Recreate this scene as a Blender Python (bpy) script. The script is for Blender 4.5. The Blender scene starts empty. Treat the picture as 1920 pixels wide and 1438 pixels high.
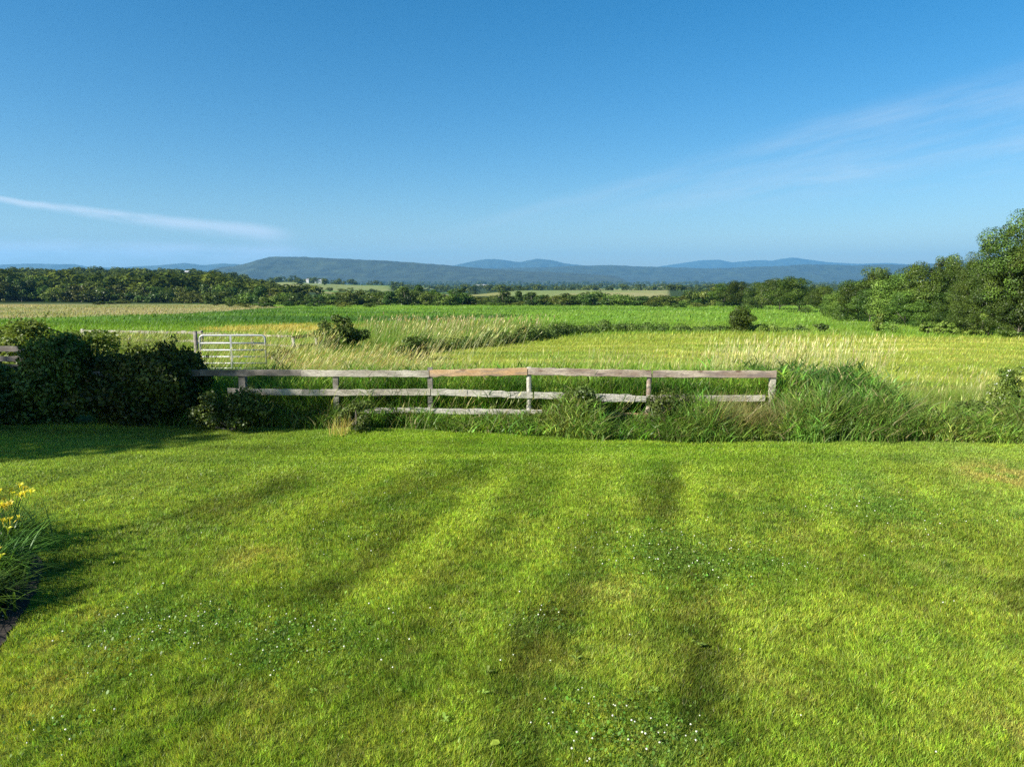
import bpy, math, random
import numpy as np
R = math.radians
rng = np.random.default_rng(7)
random.seed(7)
C = bpy.context.scene.collection
scene = bpy.context.scene

# ------------------------------------------------------------------ camera
F = 1331.0; CX, CY = 960.0, 719.0; HORIZON = 530.0
PITCH = math.atan((CY - HORIZON) / F)
CAMZ = 3.3
cam = bpy.data.cameras.new('camera'); camo = bpy.data.objects.new('camera', cam); C.objects.link(camo)
camo.location = (0, 0, CAMZ); camo.rotation_euler = (R(90) - PITCH, 0, 0)
cam.sensor_width = 36; cam.lens = F / 1920 * 36; cam.clip_end = 60000; cam.clip_start = 0.1
scene.camera = camo
cp, sp_ = math.cos(PITCH), math.sin(PITCH)

def ray(px, py):
    a = (px - CX) / F; b = -(py - CY) / F
    d = np.array([a, cp + b * sp_, -sp_ + b * cp])
    return d / d[1]
DDX = cp + (CY - 560) / F * sp_  # depth factor of a direction a little below the horizon
def at(px, py, Y):
    return ray(px, py) * Y + np.array([0, 0, CAMZ])

# ------------------------------------------------------------------ noise
_T = np.random.default_rng(3).random((256, 256))
def vn(x, y, s=0):
    x = np.asarray(x, float) + s * 17.31; y = np.asarray(y, float) + s * 9.77
    xi = np.floor(x).astype(int); yi = np.floor(y).astype(int)
    fx = x - xi; fy = y - yi; fx = fx * fx * (3 - 2 * fx); fy = fy * fy * (3 - 2 * fy)
    g = lambda i, j: _T[i & 255, j & 255]
    return (g(xi, yi) * (1 - fx) + g(xi + 1, yi) * fx) * (1 - fy) + (g(xi, yi + 1) * (1 - fx) + g(xi + 1, yi + 1) * fx) * fy
def fbm(x, y, s=0, o=4):
    v = 0; a = .5; t = 0
    for k in range(o):
        v = v + a * vn(np.asarray(x) * 2 ** k, np.asarray(y) * 2 ** k, s + k); t += a; a *= .5
    return v / t
def sm(a, b, x):
    t = np.clip((np.asarray(x, float) - a) / (b - a), 0, 1); return t * t * (3 - 2 * t)

# ------------------------------------------------------------------ terrain
def H(x, y):
    x = np.asarray(x, float); y = np.asarray(y, float)
    z = -0.017 * np.maximum(y - 22, 0)
    z = np.where(y > 230, -3.54 - 0.0085 * (np.minimum(y, 1000) - 230), z)
    d = np.maximum(y, 1)
    hill = 15 * sm(.16, .5, -x / d) * sm(215, 760, d) * (1 - .9 * sm(1000, 2600, d))
    z = z + hill
    z = z + (fbm(x / 7, y / 7, 5, 3) - .5) * .10 * sm(2, 10, d) + (fbm(x / 45, y / 45, 8, 2) - .5) * .5 * sm(45, 110, d)
    u = x / np.maximum(y, 1)
    z = z + 8.2 * sm(-.38, -.30, u) * (1 - sm(-.18, -.12, u)) * sm(700, 1050, y) * (1 - sm(1250, 1700, y))
    z = z + 3.2 * sm(-.06, .0, u) * (1 - sm(.22, .30, u)) * sm(420, 640, y) * (1 - sm(700, 900, y))
    return z
def ground_at(px, py):
    r = ray(px, py)
    if py <= HORIZON + 1: return r * 5000
    Y = 3.3 / -r[2] if r[2] < 0 else 5000
    for k in range(60):
        z = float(H(r[0] * Y, Y)); Yn = (z - CAMZ) / r[2]
        Y = Y * .5 + Yn * .5
        if Y > 6000: Y = 6000
    return np.array([r[0] * Y, Y, float(H(r[0] * Y, Y))])
def poly_w(pts): return np.array([ground_at(*p)[:2] for p in pts])
def inside(poly, x, y):
    r = np.zeros(np.shape(x), bool); n = len(poly); j = n - 1
    for i in range(n):
        xi, yi = poly[i]; xj, yj = poly[j]
        with np.errstate(divide='ignore', invalid='ignore'):
            c = ((yi > y) != (yj > y)) & (x < (xj - xi) * (y - yi) / (yj - yi + 1e-12) + xi)
        r ^= c; j = i
    return r

# lawn far edge: y as a function of x
_le = np.array([ground_at(px, py)[:2] for px, py in [(-400, 786), (0, 786), (200, 794), (400, 801), (500, 803), (700, 803), (900, 812), (1100, 824), (1300, 829), (1600, 829), (1920, 832), (2300, 834)]])
def lawn_edge(x): return np.interp(x, _le[:, 0], _le[:, 1])

# ------------------------------------------------------------------ colour of the ground cover
def lin(r, g, b):
    f = lambda c: ((c / 255 + .055) / 1.055) ** 2.4 if c > 10 else c / 255 / 12.92
    return np.array([f(r), f(g), f(b)])
def mixc(a, b, t): return a + (b - a) * np.asarray(t)[..., None]

_stripe_shade = []  # dark mower bands, shade put into the grass colour
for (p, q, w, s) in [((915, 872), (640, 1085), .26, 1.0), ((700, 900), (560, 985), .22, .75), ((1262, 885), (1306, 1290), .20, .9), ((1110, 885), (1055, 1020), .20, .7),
                     ((1690, 872), (1790, 985), .25, .7), ((1800, 990), (1935, 1110), .28, 1.0), ((1560, 985), (1640, 1120), .28, .55),  # right-edge streak also paints in a cast shadow patch
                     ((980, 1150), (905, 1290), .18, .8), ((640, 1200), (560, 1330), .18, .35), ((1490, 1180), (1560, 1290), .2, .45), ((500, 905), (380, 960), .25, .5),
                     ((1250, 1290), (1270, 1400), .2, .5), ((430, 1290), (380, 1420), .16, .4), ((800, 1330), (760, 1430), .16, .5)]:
    a = ground_at(*p)[:2]; b = ground_at(*q)[:2]; _stripe_shade.append((a, b, w, s))
_stripe_sheen = []  # pale mower bands, sheen put into the grass colour
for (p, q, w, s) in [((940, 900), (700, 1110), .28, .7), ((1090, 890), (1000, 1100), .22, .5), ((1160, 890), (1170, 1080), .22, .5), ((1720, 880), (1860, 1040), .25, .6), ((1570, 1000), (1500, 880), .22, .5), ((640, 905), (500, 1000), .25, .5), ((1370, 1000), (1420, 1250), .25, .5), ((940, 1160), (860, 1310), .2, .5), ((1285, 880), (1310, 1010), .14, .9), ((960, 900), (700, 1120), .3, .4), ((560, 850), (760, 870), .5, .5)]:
    a = ground_at(*p)[:2]; b = ground_at(*q)[:2]; _stripe_sheen.append((a, b, w, s))
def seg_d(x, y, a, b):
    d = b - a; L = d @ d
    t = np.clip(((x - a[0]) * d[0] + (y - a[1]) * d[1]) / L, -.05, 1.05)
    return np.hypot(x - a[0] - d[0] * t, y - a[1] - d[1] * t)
def stripe_shading(x, y):
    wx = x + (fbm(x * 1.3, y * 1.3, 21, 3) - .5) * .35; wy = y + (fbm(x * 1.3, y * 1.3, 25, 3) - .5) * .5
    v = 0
    for a, b, w, s in _stripe_shade: v = np.maximum(v, s * np.exp(-(seg_d(wx, wy, a, b) / (w * 1.75)) ** 2))
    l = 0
    for a, b, w, s in _stripe_sheen: l = np.maximum(l, s * np.exp(-(seg_d(wx, wy, a, b) / (w * 1.3)) ** 2))
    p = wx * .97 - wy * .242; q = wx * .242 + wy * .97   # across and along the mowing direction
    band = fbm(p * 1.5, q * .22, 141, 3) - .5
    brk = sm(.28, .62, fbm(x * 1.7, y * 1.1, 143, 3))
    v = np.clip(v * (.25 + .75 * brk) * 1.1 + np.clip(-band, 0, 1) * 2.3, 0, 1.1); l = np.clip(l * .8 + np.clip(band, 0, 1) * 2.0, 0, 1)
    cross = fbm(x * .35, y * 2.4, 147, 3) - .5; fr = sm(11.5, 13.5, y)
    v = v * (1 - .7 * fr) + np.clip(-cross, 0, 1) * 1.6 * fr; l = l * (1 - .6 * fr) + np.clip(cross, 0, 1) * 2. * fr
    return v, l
_dry = [(*ground_at(px, py)[:2], r, s) for px, py, r, s in [(480, 1045, .42, .8), (10, 1260, .75, .8), (180, 1160, .35, .5), (60, 1340, .4, .5), (430, 1345, .35, .7), (1050, 1230, .3, .25), (1180, 1190, .35, .25),
        (1905, 893, .75, 2.2), (1850, 884, .4, 1.2), (1900, 1370, .4, .6), (1450, 1290, .35, .5), (1160, 1110, .45, .5), (90, 1230, .4, .4), (1350, 1130, .35, .4), (760, 1080, .5, .3)]]
_clov = [(*ground_at(px, py)[:2], r, s) for px, py, r, s in [(285, 1180, .75, 1.), (370, 1165, .4, .8), (600, 1195, .6, .8), (1230, 1050, .9, .6), (1320, 1050, .8, .5), (1660, 950, 1., .6), (1140, 1370, .5, 1.), (1230, 1390, .4, .9), (1290, 1020, .8, .4), (120, 1380, .3, .6), (640, 1010, .6, .3), (1000, 1170, .35, .5), (520, 1215, .5, .6), (1420, 1050, .5, .5)]]
def spots(lst, x, y):
    v = 0
    for cx, cy, r, s in lst: v = np.maximum(v, s * np.exp(-(((x - cx) ** 2 + (y - cy) ** 2) / r ** 2)))
    return v
def lawn_col(x, y):
    n1 = fbm(x * .9, y * .9, 31, 4); n2 = fbm(x * 3.2, y * 3.2, 41, 3); n3 = fbm(x * .35, y * .35, 51, 2)
    base = mixc(np.array([.132, .205, .024]), np.array([.188, .252, .034]), sm(.35, .65, n1))
    base = mixc(base, np.array([.225, .255, .065]), sm(.60, .82, n2) * .45)
    base = mixc(base, np.array([.07, .150, .020]), sm(.54, .70, 1 - n2) * .55)
    far = sm(9, 14.5, y)
    base = mixc(base, np.array([.135, .265, .018]), far * .55)
    side = sm(3, 8, np.abs(x - 1) ) * sm(5, 9, y)
    base = mixc(base, np.array([.165, .235, .060]), side * .55)
    st, li = stripe_shading(x, y)
    base = base * (1 - .54 * np.asarray(st))[..., None]  # shade of leaning mown blades, painted as darker colour
    base = mixc(base, np.array([.235, .325, .040]), np.asarray(li) * .85)  # sheen of blades leaning away, painted as paler colour
    base = mixc(base, np.array([.30, .25, .09]), np.clip(spots(_dry, x, y) * sm(.30, .62, fbm(x * 4, y * 4, 61, 3)), 0, 1) * .62)
    base = mixc(base, np.array([.085, .175, .030]), np.clip(spots(_clov, x, y), 0, 1) * sm(.3, .6, fbm(x * 3, y * 3, 67, 3)) * .75)
    return base * np.array([1.70, 1.60, 1.32])

P_tan = poly_w([(-700, 567), (0, 567), (430, 571), (540, 576), (430, 583), (230, 592), (0, 598), (-700, 600)])
P_dark = poly_w([(-700, 596), (0, 594), (230, 588), (430, 580), (560, 577), (660, 579), (1000, 592), (860, 601), (600, 607), (300, 613), (0, 609), (-700, 611)])
P_yel = poly_w([(360, 617), (480, 611), (600, 607), (700, 611), (640, 620), (520, 624), (400, 622)])
P_mow = poly_w([(700, 668), (900, 650), (1040, 634), (1090, 628), (1400, 625), (1640, 631), (1920, 634), (2400, 638), (2400, 740), (1700, 745), (1400, 700), (700, 690)])
P_rough = poly_w([(590, 640), (640, 618), (840, 608), (1030, 612), (1050, 622), (900, 650), (760, 670), (600, 668)])
def field_col(x, y):
    # beyond the lawn
    d = np.maximum(y, 1.)
    n1 = fbm(x / 6, y / 14, 71, 4); n2 = fbm(x / 1.5, y / 4, 73, 3)
    base = mixc(np.array([.155, .270, .022]), np.array([.215, .310, .040]), sm(.35, .65, n1))
    m = inside(P_mow, x, y)
    row = .5 + .5 * np.sin((y * 1.0 + x * .12 + (n1 - .5) * 4) * 1.9)
    mow = mixc(np.array([.255, .310, .035]), np.array([.420, .420, .090]), sm(.40, .95, row * .45 + fbm(x / 9, y / 1.6, 89, 4) * .75 - .1))
    mow = mixc(mow, np.array([.13, .24, .02]), sm(.52, .72, fbm(x / 7, y / 2.5, 75, 3)) * .5)
    base = np.where(m[..., None], mow, base)
    # bright crop with dark lanes
    lane = sm(.55, .72, fbm(x / 60, y / 9, 77, 3))
    cropf = sm(55, 75, y)
    base = mixc(base, np.array([.150, .280, .025]), cropf * .65)
    base = mixc(base, np.array([.075, .165, .015]), cropf * lane * .7)
    dk = inside(P_dark, x, y)
    dkc = mixc(np.array([.055, .130, .012]), np.array([.110, .215, .018]), sm(.35, .65, fbm(x / 50, y / 10, 79, 3)))
    base = np.where(dk[..., None], dkc, base)
    base = np.where(inside(P_tan, x, y)[..., None], mixc(np.array([.23, .25, .085]), np.array([.33, .29, .13]), sm(.3, .7, fbm(x / 25, y / 8, 81, 3))), base)
    base = np.where(inside(P_yel, x, y)[..., None], mixc(np.array([.24, .28, .04]), np.array([.42, .36, .08]), sm(.3, .6, n2)), base)
    base = np.where(inside(P_rough, x, y)[..., None], mixc(np.array([.13, .22, .025]), np.array([.25, .28, .06]), sm(.42, .72, n2)), base)
    # rough strip at the fence
    rs = (1 - sm(19, 24, y))
    base = mixc(base, np.array([.10, .17, .025]), rs * .8)
    # countryside past the treeline
    ff = fbm(x / 130, y / 260, 83, 3)
    far = mixc(np.array([.035, .060, .014]), np.array([.24, .24, .075]), sm(.54, .58, ff))
    far = np.where((sm(.54, .58, ff) > .5)[..., None] & (fbm(x / 300, y / 300, 85, 2) > .5)[..., None], np.array([.13, .24, .04]), far)
    u = x / d
    c1 = sm(-.335, -.325, u) * (1 - sm(-.175, -.165, u)) * sm(720, 760, d) * (1 - sm(1080, 1100, d))
    c2 = sm(-.01, .0, u) * (1 - sm(.215, .22, u)) * sm(430, 450, d) * (1 - sm(690, 700, d))
    far = mixc(far, mixc(np.array([.19, .24, .07]), np.array([.29, .28, .11]), sm(.3, .7, fbm(x / 90, y / 120, 87, 2))), np.maximum(c1, c2))
    base = mixc(base, far, sm(205, 240, d))
    return base
def cover_col(x, y):
    x = np.asarray(x, float); y = np.asarray(y, float)
    L = lawn_col(x, y); Fc = field_col(x, y)
    t = sm(-.15, .15, y - lawn_edge(x))
    return L + (Fc - L) * t[..., None]

# ------------------------------------------------------------------ mesh helpers
def mesh_np(name, V, faces, col=None, mats=(), smooth=False, fmat=None):
    """V (n,3); faces: list of (m,k) int arrays"""
    me = bpy.data.meshes.new(name)
    V = np.ascontiguousarray(V, np.float32)
    me.vertices.add(len(V)); me.vertices.foreach_set('co', V.ravel())
    faces = [np.asarray(f, np.int32) for f in faces if len(f)]
    idx = np.concatenate([f.ravel() for f in faces]); tot = np.concatenate([np.full(len(f), f.shape[1], np.int32) for f in faces])
    st = np.concatenate([[0], np.cumsum(tot)[:-1]]).astype(np.int32)
    me.loops.add(len(idx)); me.loops.foreach_set('vertex_index', idx.astype(np.int32))
    me.polygons.add(len(tot)); me.polygons.foreach_set('loop_start', st)
    try: me.polygons.foreach_set('loop_total', tot)
    except Exception: pass
    if fmat is not None: me.polygons.foreach_set('material_index', np.asarray(fmat, np.int32))
    me.update(calc_edges=True)
    if smooth: me.polygons.foreach_set('use_smooth', np.ones(len(tot), bool))
    if col is not None:
        a = me.color_attributes.new('Col', 'FLOAT_COLOR', 'POINT')
        c = np.ones((len(V), 4), np.float32); c[:, :3] = np.clip(col, 0, 1); a.data.foreach_set('color', c.ravel())
    for m in mats: me.materials.append(m)
    return me
def link(name, me, parent=None, loc=None):
    o = bpy.data.objects.new(name, me); C.objects.link(o)
    if parent is not None: o.parent = parent
    if loc is not None: o.location = loc
    return o
def tag(o, label=None, cat=None, group=None, kind=None):
    if label: o['label'] = label
    if cat: o['category'] = cat
    if group: o['group'] = group
    if kind: o['kind'] = kind
    return o
def empty(name, loc, rz=0):
    o = bpy.data.objects.new(name, None); C.objects.link(o); o.location = loc; o.rotation_euler = (0, 0, rz); o.empty_display_size = .2
    return o
class MB:
    """collects quads/tris of one part"""
    def __init__(s): s.v = []; s.f = []
    def add(s, vs, fs):
        b = len(s.v); s.v += [tuple(map(float, v)) for v in vs]; s.f += [tuple(i + b for i in f) for f in fs]
    def box(s, x0, x1, y0, y1, z0, z1):
        s.add([(x0, y0, z0), (x1, y0, z0), (x1, y1, z0), (x0, y1, z0), (x0, y0, z1), (x1, y0, z1), (x1, y1, z1), (x0, y1, z1)],
              [(0, 3, 2, 1), (4, 5, 6, 7), (0, 1, 5, 4), (1, 2, 6, 5), (2, 3, 7, 6), (3, 0, 4, 7)])
    def tube(s, pts, rad, n=8, cap=True):
        pts = [np.array(p, float) for p in pts]; m = len(pts)
        if not hasattr(rad, '__len__'): rad = [rad] * m
        vs = []; prev = None
        for i, p in enumerate(pts):
            d = pts[min(i + 1, m - 1)] - pts[max(i - 1, 0)]; d = d / (np.linalg.norm(d) + 1e-9)
            if prev is None:
                a = np.cross(d, (0, 0, 1)); a = a if np.linalg.norm(a) > .1 else np.cross(d, (1, 0, 0))
            else: a = prev - d * (prev @ d)
            a = a / np.linalg.norm(a); prev = a; b = np.cross(d, a)
            for k in range(n):
                t = 2 * math.pi * k / n; vs.append(p + (a * math.cos(t) + b * math.sin(t)) * rad[i])
        fs = [(i * n + k, i * n + (k + 1) % n, (i + 1) * n + (k + 1) % n, (i + 1) * n + k) for i in range(m - 1) for k in range(n)]
        if cap: fs += [tuple(range(n - 1, -1, -1)), tuple((m - 1) * n + k for k in range(n))]
        s.add(vs, fs)
    def mesh(s, name, mats, smooth=False):
        me = bpy.data.meshes.new(name); me.from_pydata(s.v, [], s.f); me.update()
        for m in mats: me.materials.append(m)
        if smooth: me.polygons.foreach_set('use_smooth', np.ones(len(me.polygons), bool))
        return me
    def build(s, name, mat, parent=None, smooth=False):
        return link(name, s.mesh(name, [mat], smooth), parent)

# ------------------------------------------------------------------ materials
def newmat(name):
    m = bpy.data.materials.new(name); m.use_nodes = True; nt = m.node_tree; nt.nodes.clear()
    out = nt.nodes.new('ShaderNodeOutputMaterial'); return m, nt, out
def nd(nt, t, **k):
    n = nt.nodes.new(t)
    for a, b in k.items(): setattr(n, a, b)
    return n
def mat_leafy(name, colA=None, colB=None, scale=2.0, trans=.35, gloss=.06, attr=False, vary=.25, bscale=30.):
    """foliage: diffuse + translucent + a little gloss; colour from the Col attribute or two greens mixed by noise"""
    m, nt, out = newmat(name); L = nt.links.new
    geo = nd(nt, 'ShaderNodeNewGeometry')
    if attr:
        a = nd(nt, 'ShaderNodeAttribute', attribute_name='Col'); col = a.outputs['Color']
    else:
        n = nd(nt, 'ShaderNodeTexNoise'); n.inputs['Scale'].default_value = scale; n.inputs['Detail'].default_value = 3
        L(geo.outputs['Position'], n.inputs['Vector'])
        r = nd(nt, 'ShaderNodeMapRange'); r.inputs[1].default_value = .35; r.inputs[2].default_value = .65; L(n.outputs[0], r.inputs[0])
        oi = nd(nt, 'ShaderNodeObjectInfo')
        mx = nd(nt, 'ShaderNodeMix', data_type='RGBA'); mx.inputs[6].default_value = (*colA, 1); mx.inputs[7].default_value = (*colB, 1); L(r.outputs[0], mx.inputs[0])
        # each leaf (mesh island) a slightly different value, each plant a slightly different hue
        ri = nd(nt, 'ShaderNodeMapRange'); ri.inputs[3].default_value = 1 - vary; ri.inputs[4].default_value = 1 + vary; L(geo.outputs['Random Per Island'], ri.inputs[0])
        ro = nd(nt, 'ShaderNodeMapRange'); ro.inputs[3].default_value = .485; ro.inputs[4].default_value = .515; L(oi.outputs['Random'], ro.inputs[0])
        ro2 = nd(nt, 'ShaderNodeMapRange'); ro2.inputs[3].default_value = .68; ro2.inputs[4].default_value = 1.4; L(oi.outputs['Random'], ro2.inputs[0])
        mu = nd(nt, 'ShaderNodeMath', operation='MULTIPLY'); L(ri.outputs[0], mu.inputs[0]); L(ro2.outputs[0], mu.inputs[1])
        hs = nd(nt, 'ShaderNodeHueSaturation'); L(mx.outputs[2], hs.inputs['Color']); L(mu.outputs[0], hs.inputs['Value']); L(ro.outputs[0], hs.inputs['Hue'])
        col = hs.outputs[0]
    d = nd(nt, 'ShaderNodeBsdfDiffuse'); L(col, d.inputs[0])
    t = nd(nt, 'ShaderNodeBsdfTranslucent')
    tg = nd(nt, 'ShaderNodeMix', data_type='RGBA', blend_type='MULTIPLY'); tg.inputs[0].default_value = 1; tg.inputs[7].default_value = (1.15, 1.1, .6, 1); L(col, tg.inputs[6]); L(tg.outputs[2], t.inputs[0])
    g = nd(nt, 'ShaderNodeBsdfGlossy'); g.inputs['Roughness'].default_value = .42; g.inputs[0].default_value = (1, 1, 1, 1)
    m1 = nd(nt, 'ShaderNodeMixShader'); m1.inputs[0].default_value = trans; L(d.outputs[0], m1.inputs[1]); L(t.outputs[0], m1.inputs[2])
    m2 = nd(nt, 'ShaderNodeMixShader'); m2.inputs[0].default_value = gloss; L(m1.outputs[0], m2.inputs[1]); L(g.outputs[0], m2.inputs[2])
    L(m2.outputs[0], out.inputs[0]); return m
def mat_plain(name, colA, colB, scale=4., rough=.8, metal=0., stretch=(1, 1, 1), bump=.0, island=0., detail=5, coord='Object'):
    m, nt, out = newmat(name); L = nt.links.new
    tc = nd(nt, 'ShaderNodeTexCoord'); mp = nd(nt, 'ShaderNodeMapping'); mp.inputs['Scale'].default_value = stretch; L(tc.outputs[coord], mp.inputs[0])
    n = nd(nt, 'ShaderNodeTexNoise'); n.inputs['Scale'].default_value = scale; n.inputs['Detail'].default_value = detail; L(mp.outputs[0], n.inputs['Vector'])
    r = nd(nt, 'ShaderNodeMapRange'); r.inputs[1].default_value = .3; r.inputs[2].default_value = .7; L(n.outputs[0], r.inputs[0])
    mx = nd(nt, 'ShaderNodeMix', data_type='RGBA'); mx.inputs[6].default_value = (*colA, 1); mx.inputs[7].default_value = (*colB, 1); L(r.outputs[0], mx.inputs[0])
    p = nd(nt, 'ShaderNodeBsdfPrincipled'); L(mx.outputs[2], p.inputs['Base Color']); p.inputs['Roughness'].default_value = rough; p.inputs['Metallic'].default_value = metal
    if bump:
        b = nd(nt, 'ShaderNodeBump'); b.inputs['Strength'].default_value = bump; b.inputs['Distance'].default_value = .01; L(n.outputs[0], b.inputs['Height']); L(b.outputs[0], p.inputs['Normal'])
    L(p.outputs[0], out.inputs[0]); return m
def mat_wood(name, c0, c1, crack=(.05, .045, .04), knots=.0):
    m, nt, out = newmat(name); L = nt.links.new
    tc = nd(nt, 'ShaderNodeTexCoord'); oi = nd(nt, 'ShaderNodeObjectInfo')
    ad = nd(nt, 'ShaderNodeVectorMath', operation='ADD'); L(tc.outputs['Object'], ad.inputs[0])
    cb = nd(nt, 'ShaderNodeCombineXYZ'); ml = nd(nt, 'ShaderNodeMath', operation='MULTIPLY'); ml.inputs[1].default_value = 37; L(oi.outputs['Random'], ml.inputs[0])
    for k in range(3): L(ml.outputs[0], cb.inputs[k])
    L(cb.outputs[0], ad.inputs[1])
    def noise(sc, st, det=5):
        mp = nd(nt, 'ShaderNodeMapping'); mp.inputs['Scale'].default_value = st; L(ad.outputs[0], mp.inputs[0])
        n = nd(nt, 'ShaderNodeTexNoise'); n.inputs['Scale'].default_value = sc; n.inputs['Detail'].default_value = det; L(mp.outputs[0], n.inputs['Vector']); return n.outputs[0]
    def rng_(s, a, b, lo=0, hi=1):
        r = nd(nt, 'ShaderNodeMapRange'); r.inputs[1].default_value = a; r.inputs[2].default_value = b; r.inputs[3].default_value = lo; r.inputs[4].default_value = hi; L(s, r.inputs[0]); return r.outputs[0]
    def mix(a, b, f):
        x = nd(nt, 'ShaderNodeMix', data_type='RGBA')
        for i, v in ((6, a), (7, b)):
            if isinstance(v, (tuple, np.ndarray)): x.inputs[i].default_value = (*v, 1)
            else: L(v, x.inputs[i])
        L(f, x.inputs[0]); return x.outputs[2]
    big = noise(2.2, (1, 1, 3)); grain = noise(9, (1.2, 8, 14)); fine = noise(30, (1, 8, 10))
    c = mix(c0, c1, rng_(big, .35, .65)); c = mix(c, tuple(x * .55 for x in c0), rng_(grain, .52, .68)); c = mix(c, crack, rng_(fine, .55, .66, 0, .85))
    if knots:
        v = nd(nt, 'ShaderNodeTexVoronoi'); v.inputs['Scale'].default_value = 1.0
        mp = nd(nt, 'ShaderNodeMapping'); mp.inputs['Scale'].default_value = (2.2, 2, 6); L(ad.outputs[0], mp.inputs[0]); L(mp.outputs[0], v.inputs['Vector'])
        c = mix(c, (.10, .05, .03), rng_(v.outputs['Distance'], .22, .12, 0, knots))
        c = mix(c, (.16, .13, .12), rng_(noise(3., (.8, 2, 5)), .50, .62, 0, .8 * knots))
    p = nd(nt, 'ShaderNodeBsdfPrincipled'); L(c, p.inputs['Base Color']); p.inputs['Roughness'].default_value = .85; p.inputs['Specular IOR Level'].default_value = .25
    b = nd(nt, 'ShaderNodeBump'); b.inputs['Strength'].default_value = .6; b.inputs['Distance'].default_value = .008; L(grain, b.inputs['Height']); L(b.outputs[0], p.inputs['Normal'])
    L(p.outputs[0], out.inputs[0]); return m

M = {}
M['grass'] = mat_leafy('grass_blades', attr=True, trans=.45, gloss=.012)
M['plume'] = mat_leafy('grass_plumes', attr=True, trans=.4, gloss=.02)
M['tree'] = mat_leafy('tree_leaves', (.030, .060, .010), (.090, .140, .020), scale=.5, trans=.20, gloss=.015, vary=.55)
M['tree_b'] = mat_leafy('tree_leaves_light', (.050, .090, .014), (.125, .175, .028), scale=.5, trans=.22, gloss=.012, vary=.5)
M['tree_c'] = mat_leafy('olive_leaves', (.070, .095, .018), (.145, .165, .032), scale=.35, trans=.3, gloss=.01, vary=.5)
M['tree_d'] = mat_leafy('deep_green_leaves', (.026, .056, .012), (.062, .104, .020), scale=.35, trans=.25, gloss=.01, vary=.5)
M['woods'] = mat_leafy('woods_leaves', (.042, .076, .015), (.125, .170, .030), scale=.09, trans=.25, gloss=.0, vary=.35)
M['shrub_dark'] = mat_leafy('dark_shrub_leaves', (.035, .072, .011), (.110, .155, .028), scale=1.3, trans=.25, gloss=.015, vary=.7)
M['vine'] = mat_leafy('vine_leaves', (.120, .200, .025), (.200, .270, .050), scale=2.2, trans=.4, gloss=.02, vary=.4)
M['shrub_mid'] = mat_leafy('shrub_leaves', (.050, .085, .018), (.105, .150, .030), scale=1.4, trans=.28, gloss=.012, vary=.5)
M['shrub_light'] = mat_leafy('light_shrub_leaves', (.10, .17, .025), (.19, .25, .045), scale=1.4, trans=.38, gloss=.012, vary=.45)
M['daylily'] = mat_leafy('daylily_leaves', (.045, .11, .018), (.085, .17, .02), scale=3, trans=.3, gloss=.02, vary=.35)
M['petal'] = mat_leafy('daylily_petals', (.62, .52, .04), (.68, .62, .08), scale=6, trans=.4, gloss=.03, vary=.15)
M['white_petal'] = mat_leafy('white_petals', (.46, .48, .38), (.62, .62, .54), scale=6, trans=.3, gloss=.02, vary=.15)
M['weed'] = mat_leafy('weed_leaves', (.15, .23, .03), (.22, .30, .045), scale=6, trans=.3, gloss=.03, vary=.3)
M['bark'] = mat_plain('bark', (.10, .085, .065), (.21, .18, .145), 6, .9, stretch=(3, 3, .6), bump=.5)
M['bark_pale'] = mat_plain('pale_bark', (.20, .18, .15), (.36, .33, .28), 6, .9, stretch=(3, 3, .6), bump=.5)
M['wood_grey'] = mat_wood('weathered_grey_wood', (.28, .25, .20), (.50, .46, .38))
M['wood_dark'] = mat_wood('weathered_post_wood', (.13, .115, .095), (.27, .245, .21))
M['wood_tan'] = mat_wood('orange_tan_wood', (.44, .27, .13), (.52, .37, .22), knots=.7)
M['wood_pink'] = mat_wood('pinkish_brown_wood', (.27, .20, .15), (.48, .41, .32), knots=.8)
M['wood_pale'] = mat_wood('pale_bleached_wood', (.40, .37, .31), (.56, .53, .46))
M['galv'] = mat_plain('galvanised_steel', (.30, .31, .32), (.41, .42, .43), 12, .45, .35)
M['white'] = mat_plain('white_siding', (.42, .42, .40), (.52, .52, .50), 1.5, .6)
M['roof_w'] = mat_plain('pale_metal_roof', (.40, .41, .42), (.50, .51, .52), 1, .5)
M['roof_g'] = mat_plain('grey_roof', (.20, .20, .21), (.30, .30, .31), 1, .7)
M['soil'] = mat_plain('dark_mulch', (.010, .007, .004), (.036, .025, .013), 18, .95, bump=.8, coord='Object')

# ground material: Col attribute, broken up by fine noise
m, nt, out = newmat('ground_cover'); L = nt.links.new
a = nd(nt, 'ShaderNodeAttribute', attribute_name='Col'); geo = nd(nt, 'ShaderNodeNewGeometry')
def gn(scale, det, st):
    mp = nd(nt, 'ShaderNodeMapping'); mp.inputs['Scale'].default_value = st; L(geo.outputs['Position'], mp.inputs[0])
    n = nd(nt, 'ShaderNodeTexNoise'); n.inputs['Scale'].default_value = scale; n.inputs['Detail'].default_value = det; L(mp.outputs[0], n.inputs['Vector']); return n.outputs[0]
n1 = gn(9, 6, (1, 1, 1)); n2 = gn(.5, 6, (1, .5, 1))
r1 = nd(nt, 'ShaderNodeMapRange'); r1.inputs[1].default_value = .3; r1.inputs[2].default_value = .7; r1.inputs[3].default_value = .62; r1.inputs[4].default_value = 1.25; L(n1, r1.inputs[0])
r2 = nd(nt, 'ShaderNodeMapRange'); r2.inputs[1].default_value = .3; r2.inputs[2].default_value = .7; r2.inputs[3].default_value = .75; r2.inputs[4].default_value = 1.2; L(n2, r2.inputs[0])
mu = nd(nt, 'ShaderNodeMath', operation='MULTIPLY'); L(r1.outputs[0], mu.inputs[0]); L(r2.outputs[0], mu.inputs[1])
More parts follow.
